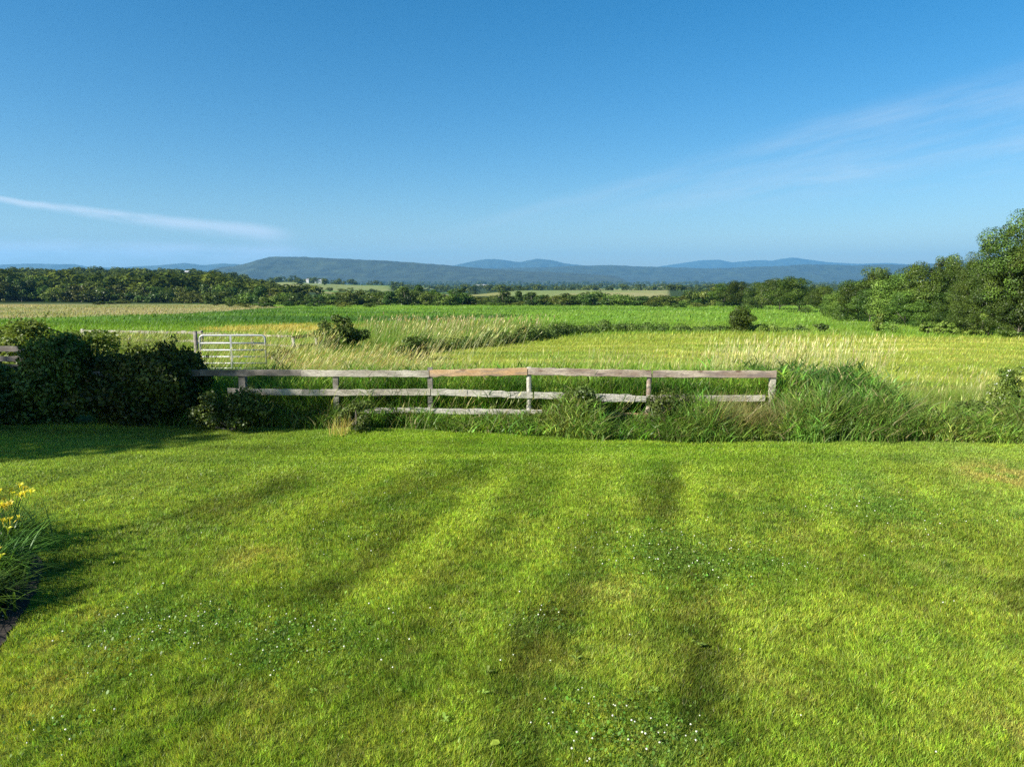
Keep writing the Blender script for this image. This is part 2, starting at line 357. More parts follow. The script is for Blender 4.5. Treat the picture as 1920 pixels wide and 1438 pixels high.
hs = nd(nt, 'ShaderNodeHueSaturation'); L(a.outputs['Color'], hs.inputs['Color']); L(mu.outputs[0], hs.inputs['Value'])
p = nd(nt, 'ShaderNodeBsdfPrincipled'); p.inputs['Roughness'].default_value = .95; p.inputs['Specular IOR Level'].default_value = .1; L(hs.outputs[0], p.inputs['Base Color'])
bp = nd(nt, 'ShaderNodeBump'); bp.inputs['Strength'].default_value = .7; bp.inputs['Distance'].default_value = .08; L(n1, bp.inputs['Height']); L(bp.outputs[0], p.inputs['Normal'])
L(p.outputs[0], out.inputs[0]); M['ground'] = m

# ------------------------------------------------------------------ ground sheet
ys = np.concatenate([np.linspace(-60, 0, 13), np.linspace(1, 22, 150), 22 + (np.exp(np.linspace(0, 1, 420)[1:] * 6.6) - 1) / (math.exp(6.6) - 1) * 15978])
us = np.concatenate([np.linspace(-2.2, -.85, 30), np.linspace(-.84, .84, 300), np.linspace(.86, 2.2, 30)])
YY, UU = np.meshgrid(ys, us, indexing='ij'); XX = UU * (np.abs(YY) + 14)
ZZ = H(XX, YY)
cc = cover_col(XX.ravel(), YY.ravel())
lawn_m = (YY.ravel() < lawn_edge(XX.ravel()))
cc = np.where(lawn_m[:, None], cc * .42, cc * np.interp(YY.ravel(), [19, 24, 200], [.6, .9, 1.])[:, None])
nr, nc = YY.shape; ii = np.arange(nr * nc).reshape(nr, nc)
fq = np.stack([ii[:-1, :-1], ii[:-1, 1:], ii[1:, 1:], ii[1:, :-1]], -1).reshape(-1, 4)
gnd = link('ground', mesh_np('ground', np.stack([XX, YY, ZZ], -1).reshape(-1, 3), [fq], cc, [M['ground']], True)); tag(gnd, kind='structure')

# ------------------------------------------------------------------ grass
def ribbons(x, y, h, w, az, lean, curve, col, segs=2, z0=None, tipw=.12, tipcol=None, faz=None, drop=.35):
    n = len(x); z = H(x, y) if z0 is None else z0
    faz = rng.uniform(0, math.pi, n) if faz is None else faz
    wx, wy = np.cos(faz) * .5, np.sin(faz) * .5
    V = []; Cc = []
    for k in range(segs + 1):
        t = k / segs; off = h * (lean * t + curve * t * t); zz = z + h * (t - drop * (np.abs(curve) + np.abs(lean) * .3) * t * t) - .01 * (k == 0)
        ww = w * (1 - (1 - tipw) * t ** 1.6)
        px = x + np.cos(az) * off; py = y + np.sin(az) * off
        V.append(np.stack([np.stack([px - wx * ww, py - wy * ww, zz], -1), np.stack([px + wx * ww, py + wy * ww, zz], -1)], 1))
        c = col if tipcol is None else col + (tipcol - col) * (t ** 2)
        Cc.append(np.stack([c, c], 1))
    V = np.stack(V, 1).reshape(-1, 3); Cc = np.stack(Cc, 1).reshape(-1, 3)
    b = (np.arange(n) * 2 * (segs + 1))[:, None]
    Fq = np.concatenate([b + np.array([[2 * k, 2 * k + 1, 2 * k + 3, 2 * k + 2]]) for k in range(segs)], 0)
    return V, Fq, Cc
def tris(x, y, h, w, az, lean, col):
    n = len(x); z = H(x, y); faz = rng.uniform(0, math.pi, n); wx, wy = np.cos(faz) * .5 * w, np.sin(faz) * .5 * w
    V = np.stack([np.stack([x - wx, y - wy, z - .005], -1), np.stack([x + wx, y + wy, z - .005], -1), np.stack([x + np.cos(az) * lean * h, y + np.sin(az) * lean * h, z + h * np.sqrt(np.maximum(1 - (lean * .8) ** 2, .1))], -1)], 1).reshape(-1, 3)
    return V, (np.arange(n * 3).reshape(-1, 3)), np.repeat(col, 3, 0)
def jitter(col, s, n=None):
    n = len(col); v = np.minimum(np.exp(rng.normal(0, s, n)), 1.6)[:, None]; return col * v * np.exp(rng.normal(0, s * .35, (n, 3)))
def cat(parts):
    V = []; Fs = []; Cc = []; b = 0
    for v, f, c in parts: V.append(v); Fs.append(f + b); Cc.append(c); b += len(v)
    return np.concatenate(V), Fs, np.concatenate(Cc)

bed = poly_w([(-300, 900), (-60, 905), (-10, 950), (30, 1000), (88, 1058), (72, 1110), (40, 1160), (5, 1212), (-60, 1290), (-300, 1320)])
# lawn blades: bands of falling density
parts = []
for y0, y1, dens, w, h in [(3.4, 6.2, 13000, .0060, .044), (6.2, 8.5, 9000, .0078, .047), (8.5, 11.5, 5600, .0105, .050), (11.5, 17.5, 3200, .0145, .052)]:
    hw = y1 * .75 + 1.6; n = int(dens * (y1 - y0) * 2 * hw)
    x = rng.uniform(-hw, hw, n); y = rng.uniform(y0, y1, n)
    ok = (y < lawn_edge(x) + rng.normal(0, .05, n)) & (np.abs(x) < y * .75 + 1.6) & ~inside(bed, x, y)
    x, y = x[ok], y[ok]; n = len(x)
    tuft = fbm(x * 9, y * 9, 91, 3)
    hh = h * rng.uniform(.45, 1.3, n) * (.25 + 1.5 * tuft)
    st, li = stripe_shading(x, y)
    az = rng.uniform(0, 2 * math.pi, n)
    az = np.where(rng.random(n) < .55, math.atan2(-1, .25) + rng.normal(0, .7, n) + (fbm(x * 1.5, y * 1.5, 95, 2) - .5) * 5, az)
    lean = rng.uniform(.15, .85, n)
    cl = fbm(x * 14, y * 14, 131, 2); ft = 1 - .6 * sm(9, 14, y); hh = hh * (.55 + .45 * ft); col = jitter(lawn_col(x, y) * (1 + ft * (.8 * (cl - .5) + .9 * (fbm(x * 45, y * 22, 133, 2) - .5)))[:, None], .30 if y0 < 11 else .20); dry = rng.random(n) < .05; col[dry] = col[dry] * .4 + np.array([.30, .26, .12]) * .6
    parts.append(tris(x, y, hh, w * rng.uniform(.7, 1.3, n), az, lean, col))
V, Fs, Cc = cat(parts)
tag(link('lawn_grass', mesh_np('lawn_grass', V, [np.concatenate(Fs)], Cc, [M['grass']])), 'short mown green lawn grass in the foreground with mower stripe shading painted in its colour', 'grass', kind='stuff')

# clover leaves and blossoms in patches
def disc_leaves(x, y, z, r, col, tilt=.5, k=5):
    n = len(x); nx = rng.normal(0, tilt, n); ny = rng.normal(0, tilt, n); a0 = rng.uniform(0, 6.28, n); V = []
    for i in range(k):
        t = a0 + i * 2 * math.pi / k; dx = np.cos(t) * r; dy = np.sin(t) * r
        V.append(np.stack([x + dx, y + dy, z - nx * dx - ny * dy], -1))
    return np.stack(V, 1).reshape(-1, 3), np.arange(n * k).reshape(-1, k), np.repeat(col, k, 0)
cx_, cy_ = [], []
for x0, y0, r, s in _clov:
    n = int(2600 * r * r * s); cx_.append(rng.normal(x0, r * .62, n)); cy_.append(rng.normal(y0, r * .62, n))
x = np.concatenate(cx_); y = np.concatenate(cy_); z = H(x, y) + rng.uniform(.02, .055, len(x))
col = jitter(np.tile([.135, .235, .035], (len(x), 1)), .3)
v, f, c = disc_leaves(x, y, z, rng.uniform(.006, .013, len(x)), col)
tag(link('clover_leaves', mesh_np('clover_leaves', v, [f], c, [M['grass']])), 'dark green clover leaf patches growing in the lawn', 'clover', kind='stuff')
bx, by = [], []
for x0, y0, r, s in _clov:
    n = int(34 * r * s) + 3; bx.append(rng.normal(x0, r * .6, n)); by.append(rng.normal(y0, r * .6, n))
n = 60; bx.append(rng.uniform(-8, 9, n)); by.append(rng.uniform(4.5, 11, n))
x = np.concatenate(bx); y = np.concatenate(by); V = []; Fs = []; b = 0
ico = bpy.data.meshes.new('t'); import bmesh
bm = bmesh.new(); bmesh.ops.create_icosphere(bm, subdivisions=1, radius=1); iv = np.array([v.co[:] for v in bm.verts]); ifc = np.array([[v.index for v in f.verts] for f in bm.faces]); bm.free()
for i in range(len(x)):
    r = random.uniform(.006, .010); V.append(iv * [r, r, r * .85] * (1 + .25 * rng.normal(0, 1, (len(iv), 1)) * .5) + [x[i], y[i], float(H(x[i], y[i])) + random.uniform(.05, .075)]); Fs.append(ifc + b); b += len(iv)
tag(link('clover_blossoms', mesh_np('clover_blossoms', np.concatenate(V), [np.concatenate(Fs)], None, [M['white_petal']])), 'tiny white clover blossoms dotted over the lawn', 'clover blossoms', kind='stuff')

# --- rough grass around the fence
FY = 16.3
def px_of(x, y): return CX + x / y * F * cp  # approximate column used to look up heights along the fence
def hprof(pts): 
    a = np.array(pts, float)
    return lambda x: np.interp(x, (a[:, 0] - CX) / F * FY / cp, a[:, 1])
front_h0 = hprof([(-300, .5), (380, .55), (400, .95), (440, 1.0), (520, .90), (560, .62), (640, .82), (690, .75), (720, .48), (790, .30), (900, .26), (1020, .28), (1050, .75), (1090, .95), (1118, .7), (1135, .2), (1208, .2), (1235, .72), (1300, .85), (1340, .30), (1412, .30), (1445, .75), (1480, 1.0), (1560, 1.08), (1640, .95), (1685, .62), (1740, .48), (1800, .50), (1860, .62), (1920, .66), (2200, .6)])
front_h = lambda x: front_h0(x) * 1.0
dk_f = hprof([(-300, .7), (400, .7), (520, .55), (600, .5), (660, .5), (740, .1), (1000, .1), (1060, .5), (1130, .6), (1180, .1), (1240, .5), (1300, .55), (1400, .2), (1450, .75), (1640, .8), (1700, .3), (1800, .2), (1850, .6), (2200, .4)])
parts = []
def rough(n, xa, xb, ya, yb, hfun, colA, colB, w=.011, den=None, leanm=.25, azc=0., segs=3, edge=False, dkf=None, jit=.3, hs=(.55, 1.15), leafy=False):
    x = rng.uniform(xa, xb, n); y = rng.uniform(ya, yb, n)
    if edge: y = lawn_edge(x) + rng.beta(1.1, 1.5, n) * (yb - ya) + ya + (fbm(x * 1.1, x * 0, 107, 3) - .5) * .8 + rng.normal(0, .06, n)
    hh = (hfun(x) if callable(hfun) else np.full(n, hfun)) * rng.uniform(hs[0], hs[1], n) * (.62 + .75 * fbm(x * 1.6, y * 1.6, 101, 3))
    if edge: hh *= .35 + .65 * sm(0, .55, y - lawn_edge(x))
    t = sm(.35, .65, fbm(x * .8, y * .8, 103, 3))
    col = mixc(np.array(colA), np.array(colB), t)
    if dkf is not None: col = mixc(col, np.array([.085, .180, .032]), np.clip(dkf(x), 0, 1) * .85)
    cl = fbm(x * 2.2, y * 2.2 + hh, 109, 3); col = col * (1 + 1.5 * (cl - .5))[:, None]
    col = jitter(col, jit)
    straw = rng.random(n) < .07; col[straw] = np.array([.34, .30, .14]) * rng.uniform(.6, 1.1, (straw.sum(), 1))
    az = np.where(rng.random(n) < .62, rng.uniform(0, 6.283, n), azc + rng.normal(0, .8, n) + (fbm(x, y, 113, 2) - .5) * 5)
    if leafy:
        z0 = H(x, y) + hh * rng.uniform(.1, .95, n); L_ = rng.uniform(.14, .34, n)
        return ribbons(x, y, L_, w * rng.uniform(.8, 1.5, n), rng.uniform(0, 6.283, n), rng.uniform(.2, 1., n), rng.uniform(.1, 1.1, n), col * 1.0, 3, z0=z0, tipw=.05)
    return ribbons(x, y, hh, w * rng.uniform(.6, 1.5, n), az, np.abs(rng.normal(0, leanm, n)), np.abs(rng.normal(.15, .25, n)), col, segs)
# in front of the fence
parts.append(rough(34000, -10, 16.5, .0, 1.9, front_h, (.12, .22, .026), (.23, .31, .05), .016, edge=True, dkf=dk_f, azc=-.9))
kf = lambda x: front_h(x) * .95
parts.append(rough(40000, -10, 16.5, .05, 1.9, kf, (.13, .24, .03), (.26, .34, .06), .023, edge=True, dkf=dk_f, leafy=True, jit=.38))
parts.append(rough(26000, -9, 6.6, 16.5, 18.4, 1.05, (.11, .24, .022), (.21, .32, .04), .024, leafy=True, jit=.38))
parts.append(rough(11000, 6.0, 9.0, 16.4, 18.4, 1.05, (.06, .15, .028), (.15, .26, .04), .030, leafy=True, jit=.38))
# coarse leaning blades that break the outline
parts.append(rough(5000, -6, 16.5, .1, 1.7, front_h, (.16, .25, .05), (.22, .30, .07), .018, edge=True, leanm=.55, dkf=dk_f, hs=(.8, 1.3)))
# brown dead stems amid it near the right posts
parts.append(rough(2600, 4.2, 8.4, 14.9, 16.1, .85, (.24, .24, .08), (.34, .30, .11), .010, leanm=.45))
parts.append(rough(90, -3.98, -3.6, 15.0, 15.7, .5, (.45, .38, .10), (.36, .33, .10), .009))
# behind the fence
parts.append(rough(44000, -9, 6.6, 16.5, 18.6, 1.12, (.095, .21, .020), (.16, .28, .03), .017, azc=-.5))
parts.append(rough(7000, 6.0, 8.8, 16.4, 18.4, 1.02, (.060, .15, .028), (.12, .23, .035), .020))
parts.append(rough(21000, 8.6, 17.5, 16.6, 19.4, .46, (.19, .28, .04), (.26, .33, .06), .011))
V, Fs, Cc = cat(parts)
tag(link('fence_line_grass', mesh_np('fence_line_grass', V, [np.concatenate(Fs)], Cc, [M['grass']])), 'tall unmown green grass growing through and along the old wooden fence', 'tall grass', kind='stuff')

# --- meadow behind the fence
parts = []
def meadow(n, ya, yb, hlo, hhi, w, colf=None, mask=None, lean=.3, azc=0., segs=2, k=1.0, xr=(-.85, .85), jit=.22, pw=.6):
    y = ya + (yb - ya) * rng.random(n) ** pw; x = rng.uniform(xr[0], xr[1], n) * (y + 1.5)
    if mask is not None: ok = mask(x, y); x, y = x[ok], y[ok]
    n = len(x); hh = rng.uniform(hlo, hhi, n) * (.6 + .8 * fbm(x / 1.2, y / 1.2, 105, 3))
    col = jitter((field_col(x, y) if colf is None else np.tile(colf, (n, 1))) * k, jit)
    az = azc + rng.normal(0, .9, n)
    return ribbons(x, y, hh, w * rng.uniform(.6, 1.4, n), az, np.abs(rng.normal(lean, .2, n)), np.abs(rng.normal(.15, .2, n)), col, segs)
inm = lambda x, y: inside(P_mow, x, y)
notm = lambda x, y: ~inside(P_mow, x, y)
parts.append(meadow(110000, 18.3, 46, .05, .15, .020, mask=inm, k=1.1, jit=.3))
parts.append(meadow(85000, 18.3, 42, .30, .62, .018, mask=lambda x, y: notm(x, y) & (x < .30 * y), azc=.2, lean=.35, k=1.1))
parts.append(meadow(60000, 42, 75, .15, .34, .04, mask=lambda x, y: ~inside(P_rough, x, y)))
parts.append(meadow(60000, 70, 200, .15, .40, .10, pw=.75))
# rough tan-topped grass before the crop
def rough_xy(x, y): return inside(P_rough, x, y)
parts.append(meadow(60000, 28, 75, .35, .8, .03, mask=rough_xy, azc=.3))
V, Fs, Cc = cat(parts)
tag(link('meadow_grass', mesh_np('meadow_grass', V, [np.concatenate(Fs)], Cc, [M['grass']])), 'yellow green meadow and hay grass covering the fields behind the fence', 'meadow grass', kind='stuff')

# --- seed heads (plumes) on thin stems
def plumes(x, y, h, az, lean, col, pl=.16, pw=.022, sw=.004):
    n = len(x); v1, f1, c1 = ribbons(x, y, h, np.full(n, sw), az, lean, lean * .35, col * .8, 3, tipw=.6)
    # spindle at the tip: two crossed diamonds
    t = 1.0; off = h * (lean + lean * .35); zt = H(x, y) + h * (1 - .35 * (np.abs(lean * .35) + lean * .3))
    dx = np.cos(az); dy = np.sin(az); dl = np.clip(lean * 1.3, 0, 1.2); nz = 1 / np.sqrt(1 + dl ** 2); nh = dl * nz
    px = x + dx * off; py = y + dy * off; L_ = pl * rng.uniform(.6, 1.3, n)
    out = []
    for q in (0, 1):
        fa = rng.uniform(0, 3.14, n) + q * 1.57; wx = np.cos(fa) * pw * .5; wy = np.sin(fa) * pw * .5
        a = np.stack([px - dx * nh * L_ * .3, py - dy * nh * L_ * .3, zt - nz * L_ * .3], -1)
        mid = lambda s: np.stack([px + dx * nh * L_ * .2 + s * wx, py + dy * nh * L_ * .2 + s * wy, zt + nz * L_ * .2], -1)
        b = np.stack([px + dx * nh * L_ * .8, py + dy * nh * L_ * .8, zt + nz * L_ * .8], -1)
        out.append((np.stack([a, mid(1), b, mid(-1)], 1).reshape(-1, 3), np.arange(n * 4).reshape(-1, 4), np.repeat(col, 4, 0)))
    return [(v1, f1, c1)] + out
parts = []
straw = np.array([.52, .49, .20]); strawg = np.array([.36, .40, .13])
def pl_field(n, pa, pb, ya, yb, h0, h1, azc, lean, c0, c1, **k):
    y = rng.uniform(ya, yb, n); q = pa - (pb - pa) * .12 + (pb - pa) * 1.24 * rng.beta(1.7, 1.7, n); x = (q - CX) / F * y / DDX
    ok = rng.random(n) < sm(.30, .60, fbm(x * 1.1, y * 1.1, 111, 3)); x, y = x[ok], y[ok]; n = len(x)
    col = jitter(mixc(np.array(c0), np.array(c1), rng.random(n)), .2)
    parts.extend(plumes(x, y, rng.uniform(h0, h1, n), azc + rng.normal(0, .5, n), np.abs(rng.normal(lean, .15, n)), col, **k))
pl_field(1250, 1340, 1650, 18.8, 23, .95, 1.7, .2, .12, straw, (.62, .60, .30), pl=.19, pw=.022, sw=.006)
pl_field(600, 1040, 1360, 18.6, 21, .8, 1.5, .2, .12, strawg, straw, pl=.18, pw=.022, sw=.006)
pl_field(700, 780, 1060, 18.6, 21.5, .6, 1.1, .3, .2, strawg, (.42, .44, .18), pl=.17, pw=.020, sw=.005)
pl_field(3200, 500, 780, 18.8, 27, .7, 1.25, .15, .62, (.42, .40, .14), (.55, .50, .22), pl=.22, pw=.022, sw=.006)
pl_field(700, 430, 600, 33, 35.5, .8, 1.25, .15, .4, strawg, straw, pl=.22, pw=.035, sw=.01)
pl_field(2200, 160, 390, 33, 35.8, .7, 1.2, .15, .4, strawg, (.40, .44, .16), pl=.22, pw=.035, sw=.01)
pl_field(900, 160, 380, 21, 26, .7, 1.1, .15, .5, strawg, straw, pl=.2, pw=.024, sw=.006)
pl_field(500, 376, 520, 24, 29, .8, 1.2, .15, .55, strawg, straw, pl=.2, pw=.024, sw=.006)
pl_field(650, 690, 1000, 50, 62, .8, 1.3, .2, .25, (.42, .36, .16), (.5, .42, .22), pl=.28, pw=.06, sw=.02)
pl_field(380, 700, 960, 32, 42, 1., 1.6, .2, .45, strawg, straw, pl=.28, pw=.045, sw=.012)
pl_field(260, 1660, 1900, 16.8, 20, .6, 1.05, .4, .3, strawg, straw, pl=.16, pw=.02, sw=.005)
pl_field(260, 560, 1900, 15.3, 16.1, .5, .9, .6, .5, strawg, straw, pl=.14, pw=.016, sw=.004)
V, Fs, Cc = cat(parts); 
tag(link('seed_head_grass', mesh_np('seed_head_grass', V, Fs, Cc, [M['plume']])), 'pale straw coloured seed heads of tall grass standing behind the fence', 'grass seed heads', kind='stuff')

# ------------------------------------------------------------------ leaf cloud builder (trees, shrubs)
def leaf_cloud(lobes, n, size, jit=.42, shell=.17, inner=.05, rg=None, aspect=.6, gaps=0.):
    """lobes: (k,6) centre xyz and radii rxyz. Leaves are diamonds sitting around each lobe, facing roughly outward."""
    g = rg or rng; lobes = np.asarray(lobes, float); wts = (lobes[:, 3] * lobes[:, 4] + lobes[:, 4] * lobes[:, 5]); wts /= wts.sum()
    k = g.choice(len(lobes), n, p=wts); d = g.normal(0, 1, (n, 3)); d /= np.linalg.norm(d, axis=1)[:, None]
    r = 1 - np.abs(g.normal(0, shell, n)); r = np.where(g.random(n) < inner, g.random(n), r); r = r * (1 + .09 * g.normal(0, 1, n))
    P = lobes[k, :3] + d * lobes[k, 3:6] * r[:, None]
    ctr = np.average(lobes[:, :3], axis=0, weights=wts)
    nrm = d * .8 + g.normal(0, jit, (n, 3)); nrm[:, 2] += .35; nrm /= np.linalg.norm(nrm, axis=1)[:, None]
    t = np.cross(nrm, g.normal(0, 1, (n, 3))); t /= np.linalg.norm(t, axis=1)[:, None]; b = np.cross(nrm, t)
    s = size * g.uniform(.6, 1.4, n)[:, None]
    V = np.stack([P - t * s * .5, P + b * s * .5 * aspect, P + t * s * .5, P - b * s * .5 * aspect], 1).reshape(-1, 3)
    return V, np.arange(n * 4).reshape(-1, 4)
def fit(V, lob, w, d, h):
    """scale a leaf cloud (and its lobes) to width w, depth d, height h"""
    lo = np.percentile(V, 1.0, axis=0); hi = np.percentile(V, 99.0, axis=0); hi[2] = np.percentile(V[:, 2], 99.7); c = (lo + hi) / 2; s = np.array([w / (hi[0] - lo[0]), d / (hi[1] - lo[1]), h / hi[2]]); c[2] = 0
    L2 = lob.copy(); L2[:, :3] = (L2[:, :3] - c) * s; L2[:, 3:6] *= s
    return (V - c) * s, L2
def crown_lobes(rg, h, w, z0, nl, rl, shape='round', ov=1.):
    """scatter lobe centres through an egg-shaped crown"""
    L_ = []
    while len(L_) < nl:
        d = rg.normal(0, 1, 3); d /= np.linalg.norm(d); r = rg.random() ** .45
        tz = .5 + .5 * d[2] * r
        wr = {'round': 1., 'cone': 1.25 - .95 * tz, 'vase': .55 + .65 * tz, 'col': .8, 'bush': 1.2 - .55 * tz}[shape]
        x = d[0] * r * w * .5 * wr; y = d[1] * r * w * .5 * wr; z = z0 + (h - z0) * (.06 + .88 * tz)
        q = rl * rg.uniform(.5, 1.5)
        L_.append((x, y, z - q * .3, q, q, q * rg.uniform(.6, .85)))
    return np.array(L_)
def trunk_mb(rg, h, r, lobes, nb=9, base=.0):
    mb = MB(); bend = rg.normal(0, .03 * h, 2)
    cpt = lambda t: np.array([bend[0] * math.sin(t * 2.2), bend[1] * math.sin(t * 1.7), base + t * h * .82])
    mb.tube([cpt(t) for t in np.linspace(0, 1, 8)], [r * (1.35 if t == 0 else 1 - .82 * t) for t in np.linspace(0, 1, 8)], 8)
    pick = rg.choice(len(lobes), min(nb, len(lobes)), replace=False)
    for i in pick:
        e = lobes[i, :3]; t0 = np.clip((e[2] - .22 * h - .25 * np.hypot(e[0], e[1])) / (h * .82), .12, .8); s = cpt(t0)
        mid = (s + e) * .5 + np.array([0, 0, .06 * h]) + rg.normal(0, .02 * h, 3)
        rr = r * (1 - .82 * t0) * .55
        mb.tube([s, (s + mid) * .5 + rg.normal(0, .008 * h, 3), mid, (mid + e) * .5 + rg.normal(0, .01 * h, 3), e], [rr, rr * .8, rr * .6, rr * .4, rr * .18], 5)
    return mb
def make_tree_meshes(seed, h, w, z0, nl, rl, nleaf, leaf, shape='round', r=None, mat='tree', extra=None, bark='bark'):
    rg = np.random.default_rng(seed); lob = crown_lobes(rg, h, w, z0, nl, rl, shape)
    if extra is not None: lob = np.concatenate([lob, np.array(extra, float)])
    V, Fq = leaf_cloud(lob, nleaf, leaf, rg=rg); V, lob = fit(V, lob, w, w, h); cm = mesh_np('crown', V, [Fq], None, [M[mat]])
    tm = trunk_mb(rg, h, r or h * .018, lob, 10).mesh('trunk', [M[bark]], True)
    return cm, tm

# --- the right-hand treeline: individually placed trees with trunk and crown
var = {}
var['broad'] = make_tree_meshes(11, 1, 1.0, .04, 40, .118, 24000, .020, 'round', .016)
var['bush'] = make_tree_meshes(12, 1, 1.15, .0, 44, .115, 24000, .021, 'bush', .015)
var['tall'] = make_tree_meshes(13, 1, .62, .05, 44, .10, 20000, .018, 'round', .014)
var['open'] = make_tree_meshes(14, 1, .80, .10, 46, .105, 15000, .019, 'vase', .017, bark='bark_pale')
var['light'] = make_tree_meshes(15, 1, 1.0, .02, 50, .13, 24000, .021, 'bush', .015, mat='tree_b')
var['big'] = make_tree_meshes(16, 1, .78, .03, 78, .085, 42000, .0135, 'round', .016)
var['big_open'] = make_tree_meshes(17, 1, .72, .12, 78, .085, 34000, .0135, 'vase', .016, bark='bark_pale')
def place_tree(v, px, ptop, pbase, wpx, label, group=None, rz=None, Y=None, dy=0):
    g = ground_at(px, pbase); Yb = (Y or g[1]) + dy; gx = (px - CX) / F * Yb / DDX; gz = float(H(gx, Yb))
    top = at(px, ptop, Yb)[2]; h = top - gz
    base_w = {'broad': 1.0, 'bush': 1.15, 'tall': .62, 'open': .8, 'light': 1., 'big': .78, 'big_open': .72}[v]
    wid = 1.12 * wpx / F * Yb / base_w
    o = empty('tree', (gx, Yb, gz - .1), random.uniform(0, 6.28) if rz is None else rz); o.scale = (wid, wid, h)
    cm, tm = var[v]; link('crown', cm, o); link('trunk', tm, o)
    tag(o, label, 'tree', group); return o
tr = [
 ('tall', 1357, 531, 575, 46, 'small round dark tree at the left start of the right treeline'),
 ('broad', 1392, 526, 577, 62, 'rounded dark tree rising behind the lone round bush, second in the right treeline'),
 ('bush', 1428, 529, 579, 60, 'low dark green tree between two higher crowns above the lone bush'),
 ('broad', 1463, 522, 581, 66, 'dome shaped green tree just left of the wide domed crown'),
 ('broad', 1500, 518, 585, 84, 'wide domed green tree, highest crown in the middle of the treeline'),
 ('bush', 1545, 537, 592, 62, 'short dark tree filling the dip right of the wide domed crown'),
 ('light', 1578, 545, 598, 56, 'pale leafed low tree in the dip of the treeline below the distant town'),
 ('bush', 1612, 524, 602, 80, 'dense dark spreading tree just left of the feathery topped tree'),
 ('open', 1655, 499, 605, 62, 'tree with an open feathery top leaning right against the blue mountains'),
 ('broad', 1634, 508, 604, 82, 'full rounded dark tree directly behind the feathery topped tree'),
 ('tall', 1768, 484, 611, 56, 'narrow dense tree closely left of the thin domed crown'),
 ('broad', 1796, 490, 613, 66, 'rounded tree right behind the pale trunk, closing the gap on its right'),
 ('bush', 1650, 540, 607, 78, 'low dense dark tree below the feathery topped tree'),
 ('light', 1700, 512, 609, 100, 'light green slanting broad tree right of the feathery topped tree'),
 ('broad', 1746, 492, 611, 104, 'mid green dense tree with a stepped top, left of the thin domed crown'),
 ('bush', 1735, 545, 613, 100, 'dark low tree with a shaded base in front of the stepped top tree'),
 ('open', 1787, 477, 612, 66, 'thin crowned tree with a domed top and pale trunk, standing above its neighbours'),
 ('bush', 1800, 545, 618, 84, 'dark low rounded tree in front of the pale trunked tree'),
 ('big', 1838, 474, 622, 78, 'green tree filling the gap between the thin domed crown and the tallest tree'),
 ('big_open', 1880, 408, 627, 92, 'tree whose loose open top breaks high above the treeline by the right edge'),
 ('big', 1882, 444, 629, 104, 'broad full green tree in front of the tallest tree'),
 ('big', 1936, 398, 630, 150, 'very tall dense tree cut by the right edge of the picture'),
 ('bush', 1846, 548, 628, 96, 'dark shaded low tree at the foot of the tallest trees'),
 ('bush', 1915, 545, 632, 90, 'dark low tree at the foot of the edge tree, lowest on the right'),
 ('big', 2010, 380, 636, 150, 'large tree standing outside the right edge of the picture'),
]
for t in tr: place_tree(*t, group='trees of the right-hand treeline')

# shrubs of the field
def shrub(name, px, ptop, pbase, wpx, label, mat='shrub_mid', leaf=.07, n=6000, nl=26, group=None, Y=None, shape='bush', cat_='shrub', rl=.14, seed=None, stems=True, depth=1., shell=.17, asp=.6, shoots=0):
    g = ground_at(px, pbase); Yb = Y or g[1]; gx = (px - CX) / F * Yb / DDX; gz = float(H(gx, Yb)); h = at(px, ptop, Yb)[2] - gz; w = wpx / F * Yb
    rg = np.random.default_rng(seed or int(abs(px) * 7 + ptop)); lob = crown_lobes(rg, 1, 1, 0.0, nl, rl, shape); s = np.array([w * .92, w * depth * .92, h])
    lob[:, :3] *= s; q = rl * (w * h) ** .5; lob[:, 3:] = lob[:, 3:] / rl * q; lob[:, 2] = np.clip(lob[:, 2], q * .25, max(h - q * .6, q * .3))
    V, Fq = leaf_cloud(lob, n, leaf, rg=rg, aspect=asp, shell=shell, jit=.5 if shell < .2 else .8); V, lob = fit(V, lob, w, w * depth, h)
    if shoots:
        top = lob[np.argsort(-lob[:, 2])[:max(6, len(lob) // 2)]]; ex = []
        for i in range(shoots):
            l = top[rg.integers(len(top))]; a = rg.uniform(0, 6.28); p0 = np.array([l[0] + math.cos(a) * l[3] * .8, l[1] + math.sin(a) * l[4] * .8, l[2] + l[5] * .6]); dr = np.array([math.cos(a) * .5 + rg.normal(0, .25), math.sin(a) * .5, rg.uniform(.3, 1.1)]); Ls = rg.uniform(.15, .42)
            for t in np.linspace(.1, 1, 12): ex.append((*(p0 + dr * Ls * t + rg.normal(0, .012, 3)), .03, .03, .03))
        V2, _ = leaf_cloud(np.array(ex), len(ex) * 2, leaf * .8, rg=rg, aspect=asp, jit=.9); V = np.concatenate([V, V2])
    ok = V.reshape(-1, 4, 3)[:, :, 2].min(1) > -.03; V = V.reshape(-1, 4, 3)[ok].reshape(-1, 3); Fq = np.arange(len(V)).reshape(-1, 4)
    o = empty(name, (gx, Yb, gz)); link('foliage', mesh_np('foliage', V, [Fq], None, [M[mat]]), o)
    if stems:
        mb = MB()
        for i in range(7):
            e = lob[rg.integers(len(lob)), :3]; s0 = np.array([rg.normal(0, .05) * w, rg.normal(0, .05) * w, 0.])
            mb.tube([s0, (s0 + e) * .5 + rg.normal(0, .04, 3) * h, e], [.02 * h + .004, .014 * h + .003, .003], 5)
        mb.build('stems', M['bark'], o, True)
    tag(o, label, cat_, group); return o, lob
shrub('round_bush', 1391, 576, 622, 42, 'lone dense round green bush standing in the bright field', 'tree_b', .085, 12000, 26, shape='col', rl=.17)
shrub('shrub', 634, 592, 656, 96, 'dark olive thicket at the right end of the back fence', 'shrub_mid', .10, 9000, 34, Y=37, rl=.13)
